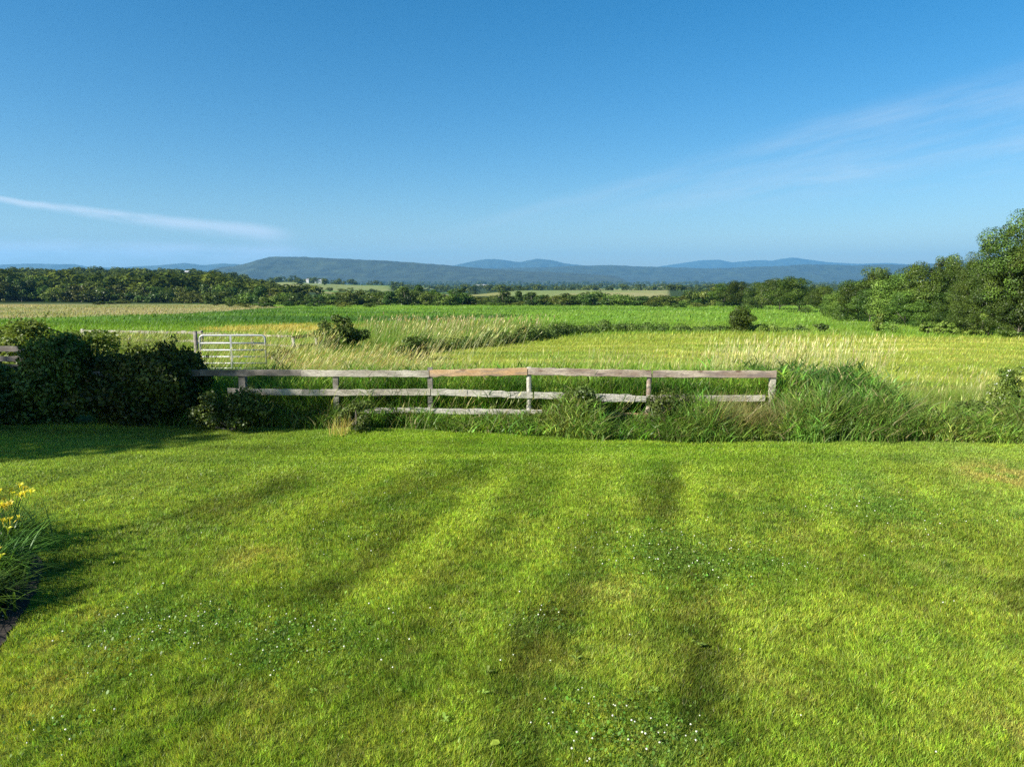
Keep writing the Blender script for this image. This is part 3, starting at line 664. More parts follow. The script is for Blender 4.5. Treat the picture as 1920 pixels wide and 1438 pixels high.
shrub('shrub', 772, 632, 668, 56, 'small dark shrub at the near tip of the ditch, right of the leaning grass', 'shrub_dark', .08, 4500, 22, Y=32)
shrub('shrub', 520, 652, 680, 50, 'small dark green bush just right of the metal gate', 'shrub_dark', .07, 3500, 16, Y=28)
sm_list = [(1650, 588, 622, 22, 'slim yellow green sapling bush in the field below the dark treeline', 'shrub_light'), (1672, 604, 624, 30, 'low pale weedy bush right of the slim sapling', 'shrub_light'),
 (1542, 606, 622, 24, 'small low bush between the round bush and the slim sapling', 'shrub_mid'), (1500, 610, 622, 30, 'flat low bush second right of the round bush', 'shrub_mid'), (1440, 607, 622, 40, 'low spreading patchy bush just right of the round bush', 'shrub_light'),
 (1742, 604, 626, 24, 'narrow light bush in front of the stepped top tree', 'shrub_light'), (1768, 602, 627, 28, 'small bush with pale flowers beside the narrow light bush', 'shrub_light'), (1790, 604, 628, 26, 'light weedy bush under the dark low rounded tree', 'shrub_light'),
 (1858, 586, 629, 28, 'yellow green young tree glowing before the dark foot of the tallest trees', 'shrub_light'), (1832, 610, 629, 34, 'low light bush left of the glowing young tree', 'shrub_light'), (1900, 612, 631, 40, 'low grassy bush at the right edge below the treeline', 'shrub_light')]
for (px, a_, b_, w_, lb, mt) in sm_list: shrub('shrub', px, a_, b_, w_, lb, mt, .10, 1600, 14, stems=True, group='small bushes before the right treeline', rl=.17)
# ditch plants: dark ribbon of growth
dx = []; pts = [(790, 663), (830, 659), (880, 655), (940, 648), (1000, 639), (1050, 630), (1090, 625), (1150, 623), (1210, 622), (1280, 622), (1350, 622), (1420, 620), (1480, 621)]
pw = [ground_at(*p) for p in pts]; lobs = []
for i in range(len(pw) - 1):
    a_, b_ = pw[i], pw[i + 1]; Ld = np.hypot(*(b_ - a_)[:2]); k = max(2, int(Ld / .7)); fade = 1 - .62 * max(0, (i - 6)) / 6
    for j in range(k):
        p_ = a_ + (b_ - a_) * (j + random.random()) / k; hgt = random.uniform(.55, 1.05) * fade
        lobs.append((p_[0], p_[1] + random.uniform(.2, 1.4), p_[2] + hgt * .35, random.uniform(.45, .9), random.uniform(.4, .8), hgt * .62))
V, Fq = leaf_cloud(np.array(lobs), 26000, .16, rg=np.random.default_rng(5), aspect=.4)
ok = V.reshape(-1, 4, 3)[:, :, 2].min(1) > H(V[::4, 0], V[::4, 1]) - .1
V = V.reshape(-1, 4, 3)[ok].reshape(-1, 3)
tag(link('ditch_plants', mesh_np('ditch_plants', V, [np.arange(len(V)).reshape(-1, 4)], None, [M['shrub_mid']])), 'dark weedy growth lining the ditch between the mown hay and the crop', 'ditch plants', kind='stuff')

# --- hedge in deep shade at the left, light vines on the back fence
shrub('hedge_shrub', 104, 634, 802, 150, 'big dark leafy shrub in deep shade, left of the two by the lawn corner', 'shrub_dark', .085, 30000, 90, Y=16.6, rl=.13, depth=.55, shape='round', stems=False, shell=.36, shoots=60)
shrub('hedge_shrub', 196, 668, 803, 170, 'low dark shrub filling the dip between the two taller hedge shrubs', 'shrub_dark', .08, 16000, 40, Y=16.5, rl=.14, depth=.5, shape='col', stems=False, shell=.36, shoots=60)
shrub('hedge_shrub', 290, 654, 806, 150, 'dark leafy shrub in deep shade beside the left end of the wooden fence', 'shrub_dark', .085, 26000, 50, Y=16.4, rl=.14, depth=.6, shape='round', stems=False, shell=.36, shoots=60)
shrub('hedge_shrub', -40, 690, 802, 240, 'dark low shrub running out of the picture at the left edge', 'shrub_dark', .09, 16000, 50, Y=16.6, rl=.14, depth=.55, shape='col', stems=False, shell=.36, shoots=60)
shrub('vine_thicket', 60, 604, 690, 250, 'sunlit yellow green vines heaped over the back fence at the left', 'vine', .085, 24000, 60, Y=25, rl=.12, depth=.4, shape='col', cat_='vines', shoots=60, shell=.3)
shrub('vine_thicket', -170, 606, 690, 260, 'sunlit vines continuing beyond the left edge of the picture', 'vine', .10, 12000, 50, Y=25, rl=.12, depth=.4, shape='col', cat_='vines', shoots=60, shell=.3)
shrub('weed_thicket', 262, 641, 700, 210, 'pale green tangled weeds between the back fence and the dark hedge', 'shrub_light', .10, 5000, 40, Y=21.5, rl=.13, depth=.5, cat_='weeds')
o, lob = shrub('flowering_shrub', 1915, 690, 826, 84, 'small leafed shrub with pale flowers cut by the right edge beside the lawn', 'shrub_light', .045, 12000, 34, Y=16.6, rl=.15)
rg = np.random.default_rng(4); V, Fq = leaf_cloud(lob, 420, .035, rg=rg, aspect=1., inner=0., shell=.08); link('flowers', mesh_np('flowers', V, [Fq], None, [M['white_petal']]), o)['kind'] = 'stuff'
lowclumps = [(1590, 800, 836, 110, 'flat dark tuft of matted grass at the lawn edge, right of the fence', 'shrub_mid'), (1860, 745, 824, 90, 'dark green weedy clump left of the flowering shrub', 'shrub_mid')]
shrub('weed_clump', 420, 728, 806, 150, 'dark weeds hiding the left end of the lower fence rail', 'shrub_dark', .06, 8000, 30, Y=15.8, rl=.14, depth=.5, shell=.34, cat_='weeds')
shrub('weed_clump', 1085, 722, 822, 84, 'leafy dark weeds swallowing the fence rails between the third and fourth posts', 'shrub_mid', .05, 5200, 22, Y=15.75, rl=.15, cat_='weeds')
shrub('weed_clump', 1268, 730, 826, 110, 'tangled weeds with brown stems in front of the rails near the right posts', 'shrub_mid', .045, 3800, 24, Y=15.7, rl=.14, cat_='weeds')
shrub('weed_clump', 660, 752, 806, 60, 'small weed tuft hanging over the lower rail left of the knotty post', 'shrub_mid', .045, 2200, 14, Y=15.7, rl=.15, cat_='weeds')
shrub('weed_clump', 1860, 752, 826, 80, 'dark green weedy clump left of the flowering shrub', 'shrub_mid', .05, 3500, 18, Y=16.2, rl=.15, cat_='weeds')

# ------------------------------------------------------------------ fences and gate
def board(mb, x0, z0, x1, z1, hgt, thk, y, y1=None, n=14, seed=0, wob=.006):
    """plank from (x0,z0) to (x1,z1) (centre line), with worn edges"""
    rg = np.random.default_rng(seed); y1 = y if y1 is None else y1; vs = []; fs = []
    for i in range(n + 1):
        t = i / n; x = x0 + (x1 - x0) * t; z = z0 + (z1 - z0) * t; yy = y + (y1 - y) * t + rg.normal(0, .003); a = rg.normal(0, wob); b = rg.normal(0, wob)
        ex = rg.normal(0, .01) if i in (0, n) else 0
        zt = z + hgt / 2 + a; zb = z - hgt / 2 + b; c = .006
        vs += [(x + ex, yy - thk / 2, zb + c), (x + ex, yy - thk / 2, zt - c), (x + ex, yy - thk / 2 + c, zt), (x + ex, yy + thk / 2 - c, zt), (x + ex, yy + thk / 2, zt - c), (x + ex, yy + thk / 2, zb + c), (x + ex, yy + thk / 2 - c, zb), (x + ex, yy - thk / 2 + c, zb)]
    for i in range(n):
        for k in range(8): fs.append((i * 8 + k, i * 8 + (k + 1) % 8, (i + 1) * 8 + (k + 1) % 8, (i + 1) * 8 + k))
    fs += [tuple(range(7, -1, -1)), tuple(n * 8 + k for k in range(8))]
    mb.add(vs, fs)
def X_(px, Y=FY): return at(px, 700, Y)[0]
def Z_(py, Y=FY): return at(960, py, Y)[2]
org = np.array([X_(900), FY, 0.])
fence = empty('wooden_fence', org); tag(fence, 'old weathered three rail wooden board fence at the far edge of the lawn', 'fence')
def fboard(name, px0, py0, px1, py1, hgt, mat, seed, yo=0., label=None, Y=FY):
    mb = MB(); board(mb, X_(px0, Y) - org[0], Z_(py0, Y), X_(px1, Y) - org[0], Z_(py1, Y), hgt, .035, Y - FY + yo, n=16, seed=seed)
    o = mb.build(name, M[mat], fence)
    if label: o['label'] = label
    return o
fboard('rail', 376, 699, 566, 699, .145, 'wood_dark', 1); fboard('rail', 567, 700, 804, 701, .150, 'wood_grey', 2)
fboard('rail', 806, 700, 988, 696.5, .165, 'wood_tan', 3, label='orange tan knotty top rail')
fboard('rail', 989.5, 696, 1222, 701, .170, 'wood_pink', 4, label='pinkish brown top rail'); fboard('rail', 1223.5, 701, 1455, 701.5, .165, 'wood_pink', 5, label='pinkish brown top rail at the right end')
fboard('rail', 425, 734, 566, 736, .14, 'wood_grey', 6); fboard('rail', 567, 736, 806, 735, .145, 'wood_grey', 7)
fboard('rail', 808, 735, 1000, 741, .150, 'wood_pale', 8); fboard('rail', 1001, 741, 1186, 746, .150, 'wood_pale', 9); fboard('rail', 1120, 746.5, 1212, 747.5, .145, 'wood_pale', 10, -.042); fboard('rail', 1214, 747, 1436, 747, .150, 'wood_grey', 11)
fboard('rail', 640, 770, 805, 769, .13, 'wood_pale', 12); fboard('rail', 807, 771, 1022, 773.5, .135, 'wood_pale', 13); fboard('rail', 1024, 775, 1222, 781, .14, 'wood_tan', 14); fboard('rail', 1223.5, 780.5, 1412, 782, .14, 'wood_pale', 15)
def fpost(px, ptop, r, mat, seed, kind='square', lx=0, label=None):
    rg = np.random.default_rng(seed); mb = MB(); x = X_(px) - org[0]; top = Z_(ptop)
    yo = .017 + r * .95 + .004
    if kind == 'round':
        pts = []; rad = []
        for t in np.linspace(0, 1, 7): pts.append((x + lx * (1 - t) + rg.normal(0, .004), yo, -.2 + (top + .2) * t)); rad.append(r * (1.08 - .15 * t) * (1 + rg.normal(0, .02)))
        mb.tube(pts, rad, 10)
    else:
        vs = []; fs = []; ns = 6
        for i in range(ns + 1):
            t = i / ns; z = -.2 + (top + .2) * t; ox = lx * (1 - t) + rg.normal(0, .003)
            for (a_, b_) in ((-1, -1), (1, -1), (1, 1), (-1, 1)): vs.append((x + ox + a_ * r, yo + b_ * r, z + (rg.normal(0, .006) if i == ns else 0)))
        for i in range(ns):
            for k in range(4): fs.append((i * 4 + k, i * 4 + (k + 1) % 4, i * 4 + 4 + (k + 1) % 4, i * 4 + 4 + k))
        fs.append(tuple(ns * 4 + k for k in range(4))); mb.add(vs, fs)
    o = mb.build('post', M[mat], fence)
    if label: o['label'] = label
fpost(452, 697, .075, 'wood_dark', 21); fpost(628, 700, .06, 'wood_dark', 22); fpost(806, 690, .055, 'wood_dark', 23, label='knotty split post')
fpost(992, 689, .062, 'wood_pale', 24, 'round', label='pale round post'); fpost(1219, 701, .06, 'wood_pink', 25, 'round', -.03); fpost(1452, 700, .06, 'wood_grey', 26, 'square', -.05)
fpost(270, 700, .075, 'wood_dark', 27); fboard('rail', 150, 702, 374, 700, .145, 'wood_dark', 16)
# side fence at the far left
LY = 17.7; f2 = empty('wooden_fence', (X_(-60, LY), LY, float(H(-14, LY)))); tag(f2, 'dark shaded board fence at the left edge behind the hedge', 'fence')
for i, (pa, pb) in enumerate([(653, 655), (669, 674), (684, 690), (702, 706)]):
    mb = MB(); board(mb, X_(-330, LY) - f2.location.x, Z_(pa - 3, LY) - f2.location.z, X_(80, LY) - f2.location.x, Z_(pb, LY) - f2.location.z, .14, .035, 0, seed=50 + i); mb.build('rail', M['wood_dark'], f2)
for px in (-300, -140, 60):
    mb = MB(); x = X_(px, LY) - f2.location.x; mb.box(x - .06, x + .06, .03, .15, -.2, Z_(648, LY) - f2.location.z); mb.build('post', M['wood_dark'], f2)
# back fence: pale rails with posts, running right to the dark thicket
BY = 36.; gx = X_(370, BY); f3 = empty('wooden_fence', (gx, BY, float(H(gx, BY)))); tag(f3, 'bleached pale rail fence across the paddock behind the metal gate', 'fence')
def brail(px0, py0, px1, py1, h, mat, s, Ya=BY, Yb=BY):
    a_ = at(px0, py0, Ya); b_ = at(px1, py1, Yb); o_ = np.array(f3.location); mb = MB(); board(mb, a_[0] - o_[0], a_[2] - o_[2], b_[0] - o_[0], b_[2] - o_[2], h, .04, a_[1] - o_[1], b_[1] - o_[1], n=12, seed=s, wob=.015); mb.build('rail', M[mat], f3)
xs = [150, 238, 309, 376]
for i in range(3):
    brail(xs[i] + .5, 621.5 + i * .9, xs[i + 1], 622.4 + i * .9, .13, 'wood_grey', 60 + i); brail(xs[i] + .5, 636 + i * 1.2, xs[i + 1], 637.5 + i * 1.2, .12, 'wood_grey', 65 + i)
brail(377, 626, 470, 628.5, .12, 'wood_grey', 70); brail(470.5, 628.5, 548, 631, .10, 'wood_grey', 71, BY, 35)
brail(377, 641, 470, 645, .09, 'wood_grey', 72); brail(470.5, 645, 548, 649, .09, 'wood_grey', 73, BY, 35)
brail(546, 634, 596, 626, .17, 'wood_dark', 74, 35, 38); brail(596.5, 626, 650, 620, .17, 'wood_dark', 75, 38, 42); brail(546, 652, 596, 645, .17, 'wood_dark', 76, 35, 38)
for px, pt, Yp, mt in [(152, 617, BY, 'wood_pale'), (240, 627, BY, 'wood_pale'), (309, 629, BY, 'wood_pale'), (376, 620, BY, 'wood_dark'), (470, 626, BY, 'wood_grey'), (548, 634, 34.9, 'wood_pale'), (591, 626, 37.5, 'wood_pale')]:
    a_ = at(px, pt, Yp); o_ = np.array(f3.location); mb = MB(); x, y = a_[0] - o_[0], a_[1] - o_[1] + .1
    mb.tube([(x + .06, y, float(H(a_[0], Yp)) - o_[2] - .2), (x + .03, y, (a_[2] - o_[2]) * .5), (x, y, a_[2] - o_[2])], [.085, .08, .07], 8); mb.build('post', M[mt], f3, True)
# galvanised tube gate
GY = 26.5; g0 = at(436, 692, GY); gt = empty('metal_gate', (g0[0], GY, float(H(g0[0], GY)))); tag(gt, 'silver galvanised tube gate with six bars and a centre brace standing in tall grass', 'gate')
gx0 = at(376, 660, GY)[0] - g0[0]; gx1 = at(498, 660, GY)[0] - g0[0]; gz = lambda p: at(436, p, GY)[2] - gt.location.z
mb = MB(); rr = .03; zt, zb = gz(629), gz(691)
arc = lambda cx, cz, a0, a1: [(cx + .13 * math.cos(t), 0, cz + .13 * math.sin(t)) for t in np.linspace(a0, a1, 6)]
mb.tube([(gx0 + .02, 0, zb)] + arc(gx0 + .13, zt - .13, math.pi, math.pi / 2) + arc(gx1 - .13, zt - .13, math.pi / 2, 0) + [(gx1 + .02, 0, zb)], rr * 1.15, 10)
mb.build('frame', M['galv'], gt, True)
for p in (643.5, 656.5, 669, 681, 690.5): mb = MB(); mb.tube([(gx0 + .02, 0, gz(p)), (gx1, 0, gz(p))], .031, 10); mb.build('bar', M['galv'], gt, True)
mb = MB(); mb.box(-.035, .035, -.036, -.028, zb, zt); mb.build('brace', M['galv'], gt)
for p, x in ((643, gx0 - .05), (681, gx0 - .03)): mb = MB(); mb.tube([(x - .03, 0, gz(p) - .06), (x - .03, 0, gz(p) + .06)], .02, 8); mb.box(x - .03, gx0 + .03, -.008, .008, gz(p) - .02, gz(p) + .02); mb.build('hinge', M['galv'], gt)
gp = empty('gate_post', (at(370, 690, GY)[0], GY, float(H(g0[0], GY)))); mb = MB(); mb.tube([(0, 0, -.2), (.01, 0, .7), (0, 0, gz(621))], [.085, .08, .07], 10); mb.build('post', M['wood_dark'], gp, True); tag(gp, 'dark wooden gate post on the left of the tube gate', 'gate post')

# ------------------------------------------------------------------ flower bed and daylilies at the left edge
bz = [(p[0], p[1], float(H(*p)) + .012) for p in bed]; cxy = bed.mean(0)
mb = MB(); nb_ = len(bz); ring = []
pts = []
for i in range(nb_):
    a_, b_ = np.array(bz[i]), np.array(bz[(i + 1) % nb_])
    for t in (0, .25, .5, .75): q = a_ + (b_ - a_) * t; pts.append((q[0] + random.uniform(-.04, .04), q[1] + random.uniform(-.04, .04), q[2]))
mb.add(pts + [(cxy[0], cxy[1], float(H(*cxy)) + .08)], [(i, (i + 1) % len(pts), len(pts)) for i in range(len(pts))])
o = mb.build('flower_bed_soil', M['soil']); tag(o, kind='structure')
def daylily(x, y, h, label, seed, nflow, facing=0.):
    rg = np.random.default_rng(seed); z = float(H(x, y)) + .02; o = empty('daylily', (x, y, z))
    n = 430; fx = rg.normal(0, .15, n); fy = rg.normal(0, .15, n); az = rg.uniform(0, 6.283, n); hh = h * rg.uniform(.6, 1.05, n)
    col = np.zeros((n, 3)); V, Fq, _ = ribbons(fx, fy, hh, rg.uniform(.014, .024, n), az, rg.uniform(.08, .35, n), rg.uniform(.3, 1.05, n), col, 8, z0=np.zeros(n), faz=az + 1.57, tipw=.05, drop=.72)
    # let the tips arch over
    link('leaves', mesh_np('leaves', V, [Fq], None, [M['daylily']], True), o)
    st = MB(); heads = []
    for i in range(nflow):
        a = rg.uniform(0, 6.28); r = rg.uniform(.08, .33); e = np.array([math.cos(a) * r, math.sin(a) * r, h * rg.uniform(.72, .98)]); st.tube([(e[0] * .1, e[1] * .1, 0), (e[0] * .4, e[1] * .4, e[2] * .55), e], [.005, .004, .003], 5); heads.append(e)
    st.build('stalks', M['daylily'], o)
    for e in heads:
        mb = MB(); ax = np.array([rg.normal(0, .5), rg.normal(0, .5), 1.]); ax /= np.linalg.norm(ax); u = np.cross(ax, (1, 0, 0)); u /= np.linalg.norm(u); v = np.cross(ax, u)
        for k in range(6):
            t = k * math.pi / 3 + rg.normal(0, .08); d = u * math.cos(t) + v * math.sin(t); s = np.cross(ax, d); w = .010 if k % 2 else .014
            P = [e, e + ax * .024 + d * .008, e + ax * .046 + d * .022, e + ax * .056 + d * .040, e + ax * .054 + d * .052]; W = [.003, w * .7, w, w * .7, .002]
            vs = []
            for p_, w_ in zip(P, W): vs += [p_ - s * w_, p_ + s * w_]
            mb.add(vs, [(2 * q, 2 * q + 1, 2 * q + 3, 2 * q + 2) for q in range(4)])
        mb.tube([e - ax * .035, e, e + ax * .015], [.003, .006, .008], 6)
        mb.build('flower', M['petal'], o)
    tag(o, label, 'daylily', 'daylilies in the flower bed'); return o
b0 = ground_at(10, 1110); b1 = ground_at(-40, 1040)
dl = [(-5.05, 6.75, .72, 'daylily clump nearest the lawn corner with arching leaves and few yellow flowers', 5), (-5.45, 7.5, .78, 'daylily clump crowded with yellow flowers in the middle of the bed', 16), (-5.9, 8.45, .78, 'farthest daylily clump with yellow flowers at its top', 14),
      (-5.35, 6.1, .66, 'daylily clump at the near end of the bed, mostly leaves', 3), (-6.1, 7.3, .8, 'daylily clump just outside the left edge behind the flowering one', 10), (-5.8, 6.6, .75, 'daylily clump outside the picture beside the near one', 6), (-6.6, 8.6, .8, 'daylily clump outside the left edge at the far end', 8)]
for i, (x, y, h, lb, nf) in enumerate(dl): daylily(x - .38, y + .05, h, lb, 300 + i, int(nf * 1.4))

# ------------------------------------------------------------------ broadleaf weeds in the lawn
def weed(px, py, r, label, n=9):
    g = ground_at(px, py); rg = np.random.default_rng(int(px)); mb = MB()
    for k in range(n):
        a = k * 2.4 + rg.normal(0, .4); L_ = r * rg.uniform(.35, .85); el = rg.uniform(.2, 1.3); d = np.array([math.cos(a), math.sin(a), 0]); s = np.array([-math.sin(a), math.cos(a), 0]); vs = []
        for t, w in ((0, .05), (.3, .16), (.6, .22), (.85, .13), (1, .01)): p_ = d * L_ * t + np.array([0, 0, .02 + L_ * el * math.sin(t * 2.2) * .8]); vs += [p_ - s * w * L_, p_ + s * w * L_]
        mb.add(vs, [(2 * q, 2 * q + 1, 2 * q + 3, 2 * q + 2) for q in range(4)])
    o = mb.build('lawn_weed', M['weed']); o.location = g; tag(o, label, 'weed', 'broadleaf weeds in the lawn')
for px, py, r, lb in [(915, 1265, .07, 'pale broadleaf weed low on the lawn left of centre'), (1080, 1240, .08, 'upright pale weed near the dry patch below centre'), (906, 1305, .07, 'small broadleaf weed below the other near the lower centre'), (1310, 1215, .10, 'lighter green rosette weed on the dark mower stripe'), (1300, 1040, .10, 'weed tuft among white clover at centre right'),
                      (1225, 1300, .07, 'grey green weed by the lower end of the dark stripe'), (835, 1355, .07, 'two leafed weed near the bottom edge'), (590, 1300, .06, 'round leafed weed at lower left of centre'), (750, 1300, .05, 'tiny bright weed left of the lower centre'), (1180, 1010, .07, 'small weed left of the clover at centre right')]:
    weed(px, py, r, lb)
g = ground_at(928, 1404); mb = MB(); mb.add([(-.035, -.01, .045), (-.02, -.028, .05), (.02, -.026, .055), (.038, 0, .05), (.025, .024, .06), (-.015, .026, .058)], [(0, 1, 2, 3, 4, 5)])
o = mb.build('fallen_leaf', mat_leafy('yellow_green_leaf', (.34, .5, .03), (.4, .55, .05), trans=.4)); o.location = g; tag(o, 'bright yellow green fallen leaf on the lawn at the bottom', 'leaf')

# ------------------------------------------------------------------ woodland band beyond the fields
fars = []
for s, (w, shp, mt, nl) in enumerate([(1.0, 'bush', 'tree', 18), (1.15, 'bush', 'tree_b', 20), (.85, 'round', 'tree_d', 16), (1.3, 'bush', 'tree_c', 22), (.7, 'cone', 'tree_d', 14), (1.1, 'round', 'tree_b', 18), (.95, 'bush', 'tree', 18)]):
    rg = np.random.default_rng(500 + s); lob = crown_lobes(rg, 1, w, 0., nl, .17, shp); V, Fq = leaf_cloud(lob, 1500, .085, rg=rg)
    tb = trunk_mb(rg, .9, .02, lob, 3); nv = len(V); V2 = np.concatenate([V, np.array(tb.v)])
    quads = [f for f in tb.f if len(f) == 4]
    f2_ = np.array(quads) + nv
    me = mesh_np('woodland_tree', V2, [Fq, f2_], None, [M[mt], M['bark']], fmat=np.concatenate([np.zeros(len(Fq)), np.ones(len(f2_))])); fars.append(me)
secs = [(-100, 130, 'beyond the tan field, far left'), (130, 290, 'of woods under the hilltop house'), (290, 430, 'of woods behind the tan field end'), (430, 560, 'of woods just right of the tan field'),
        (560, 700, 'of woods under the flat topped mountain'), (700, 830, 'of woods left of the white barn'), (830, 960, 'of woods before the white barn'), (960, 1090, 'of woods right of the white barn'), (1090, 1220, 'of woods under the far pale fields'), (1220, 1380, 'of woods beside the right treeline')]
kindw = ['dark scrubby tree', 'light green bushy tree', 'round dark tree', 'wide low tree', 'narrow pointed tree', 'broad light tree', 'dense dark tree']
def band_tree(px, Y, hpx_top, wpx, k, label, group):
    x = (px - CX) / F * Y / DDX; gz = float(H(x, Y)); h = at(px, hpx_top, Y)[2] - gz
    if h < 1.5: h = 1.5
    o = bpy.data.objects.new('woodland_tree', fars[k]); C.objects.link(o); o.location = (x, Y, gz - .2); w = wpx / F * Y; o.scale = (w, w, h); o.rotation_euler = (0, 0, random.uniform(0, 6.28)); tag(o, label, 'tree', group)
front_top = lambda px: np.interp(px, [-100, 0, 30, 100, 200, 300, 400, 480, 560, 640, 760, 830, 900, 1000, 1100, 1200, 1300, 1380], [506, 506, 512, 522, 524, 530, 532, 538, 544, 543, 536, 538, 546, 552, 538, 552, 543, 536])
base_y = lambda px: np.interp(px, [-100, 0, 260, 430, 600, 1000, 1380], [566, 566, 567, 571, 573, 573, 574])
rows = [(0, 24, 0), (14, 26, 1), (34, 28, 2)]
for dy, step, ri in rows:
    px = -90 + ri * 9
    while px < 1385:
        k = random.randrange(7); g_ = ground_at(px, float(base_y(px))); Y = g_[1] + dy + random.uniform(-3, 3)
        tp = float(front_top(px)) + random.uniform(-8, 9) + (10 if ri == 0 and random.random() < .45 else 0) + (6 if ri == 2 else 0)
        sec = next((s for s in secs if s[0] <= px < s[1]), secs[-1]); rown = ['front', 'middle', 'rear'][ri]
        band_tree(px, Y, tp, random.uniform(28, 48), k, f'{kindw[k]} in the {rown} row {sec[2]}', f'{rown} woodland edge trees {sec[2]}')
        px += step * random.uniform(.7, 1.3)
# low bushes along the far edge of the field
lb_list = [(205, 566, 28), (225, 565, 30), (186, 568, 22), (405, 569, 14), (430, 571, 18), (460, 573, 30), (500, 572, 34), (545, 570, 30), (590, 571, 34), (640, 572, 30), (690, 572, 26), (1230, 572, 26), (1270, 573, 30), (1310, 572, 28)]
for i, (px, pt, w_) in enumerate(lb_list):
    k = [0, 3, 6, 2][i % 4]; g_ = ground_at(px, pt + 4); band_tree(px, g_[1] * .99, pt - 3 - (i % 3) * 2 if px != 405 else 566, w_, k, f'low bush at the far field edge {next(s for s in secs if s[0] <= px < s[1])[2]}', 'low bushes on the far field edge')

# everything farther: woods that read as one mass
rg = np.random.default_rng(77); VV = []; FF = []; b = 0
protos = []
for s in range(5):
    lob = crown_lobes(rg, 1, 1.1, 0, 9, .24, 'bush'); protos.append(leaf_cloud(lob, 480, .13, rg=rg, jit=.4))
def wood(px, Y, w, h, k):
    global b
    x = (px - CX) / F * Y / DDX; u = x / Y
    if (-.33 < u < -.17 and 730 < Y < 1090) or (0 < u < .215 and 440 < Y < 695):
        if rg.random() > (.05 if u < 0 else .22): return
    gz = float(H(x, Y)); hf = float(np.interp(u, [-.43, -.30], [1, .55])) if Y < 760 else 1.; h *= hf; w *= .5 + .5 * hf; V, Fq = protos[k]; a = rg.uniform(0, 6.28); c, s = math.cos(a), math.sin(a)
    W = np.stack([(V[:, 0] * c - V[:, 1] * s) * w + x, (V[:, 0] * s + V[:, 1] * c) * w + Y, V[:, 2] * h + gz - .3], -1); VV.append(W); FF.append(Fq + b); b += len(W)
def wrow(Y, pa, pb, h0, h1, step, dens=1.0, spread=.05):
    px = pa
    while px < pb:
        if rg.random() < dens:
            h = rg.uniform(h0, h1); wood(px, Y * (1 + rg.uniform(-spread, spread)), h * rg.uniform(.9, 1.4), h, rg.integers(5))
        px += step * rg.uniform(.6, 1.4)
for Y in (275, 310, 350, 400, 460, 530, 610, 700): wrow(Y, -120, 575 - (Y - 275) * .36 + 20 * math.sin(Y), 8, 13, 13 * 300 / Y + 4)
for Y in (260, 285): wrow(Y, 500, 1400, 3.6, 5.6, 17, .8)
for Y in (800, 950): wrow(Y, -120, 470, 9, 15, 8)
for Y in (1150, 1300): wrow(Y, 380, 640, 8, 14, 8, .6)
for Y, dn in ((330, .35), (420, .25)): wrow(Y, 620, 1500, 3, 5.5, 14, dn * .7)
for Y, dn in ((620, .5), (900, .6), (1300, .8), (1700, .9), (2300, 1.), (3000, 1.)): wrow(Y, 560, 1800, 7, 13, 9, dn)
wrow(3600, -150, 2100, 18, 26, 8)
for Y in (210, 225): wrow(Y, 1360, 2000, 5, 7.5, 14)
tag(link('distant_woods', mesh_np('distant_woods', np.concatenate(VV), [np.concatenate(FF)], None, [M['woods']])), 'far off green woodland rolling toward the valley beyond the field edge', 'woods', kind='stuff')

# ------------------------------------------------------------------ distant buildings
def house(px, pbase, Y, wpx, hpx, label, name='distant_house', roof='roof_g', dpt=1.1, rz=0., rh=.35, group='far off houses', doors=False):
    g_ = at(px, pbase, Y); g_[2] = float(H(g_[0], Y)); w = wpx / F * Y; top = at(px, pbase - hpx, Y)[2]; h = top - g_[2]; wall = h - min(rh * h, rh * hpx / F * Y * 1.3); d = w * dpt if dpt < 5 else dpt
    o = empty(name, (g_[0], Y, g_[2]), rz); mb = MB(); mb.box(-w / 2, w / 2, -d / 2, d / 2, -1, wall); mb.build('wall', M['white'], o)
    e = .04 * w; mb = MB(); zt = h
    mb.add([(-w / 2 - e, -d / 2 - e, wall), (w / 2 + e, -d / 2 - e, wall), (w / 2 + e, d / 2 + e, wall), (-w / 2 - e, d / 2 + e, wall), (-w / 2 - e, 0, zt), (w / 2 + e, 0, zt)], [(0, 1, 5, 4), (2, 3, 4, 5), (0, 4, 3), (1, 2, 5), (3, 2, 1, 0)])
    mb.build('roof', M[roof], o); tag(o, label, 'house' if 'house' in name else 'barn', group)
house(904, 540, 1750, 22, 6.5, 'long white barn with a pale roof beyond the middle of the woods', 'white_barn', 'roof_w', .4, 0, .5, None)
house(352, 513, 640, 9, 5, 'white house with a pale gable on the wooded hill at the left', roof='roof_w', dpt=.8)
house(337, 514, 650, 6, 4, 'small white building left of the hilltop house')
house(297, 533, 480, 11, 5, 'pale roofed farmhouse half hidden in the left woods', roof='roof_w', dpt=.7)
house(319, 529, 520, 9, 4, 'cream cottage right of the half hidden farmhouse')
house(597, 528, 1100, 14, 4, 'long low white farm building below the flat topped mountain', roof='roof_w', dpt=.4); house(577, 527, 1120, 5, 4, 'small white shed left of the long low farm building')
for px, py, w_, lb in [(1562, 531.5, 6, 'tiny white house at the left end of the far town'), (1579, 531.5, 8, 'larger pale building in the middle of the far town'), (1572, 532, 4, 'tiny pale house between two others in the far town'), (1589, 532, 4, 'tiny pale house at the right end of the far town'), (1171, 529.5, 7, 'pale speck of a building at the foot of the mountains'), (1187, 529.8, 10, 'long pale building at the foot of the mountains')]:
    house(px, py, 6400, w_ * .8, 2.6, lb, roof='roof_w')
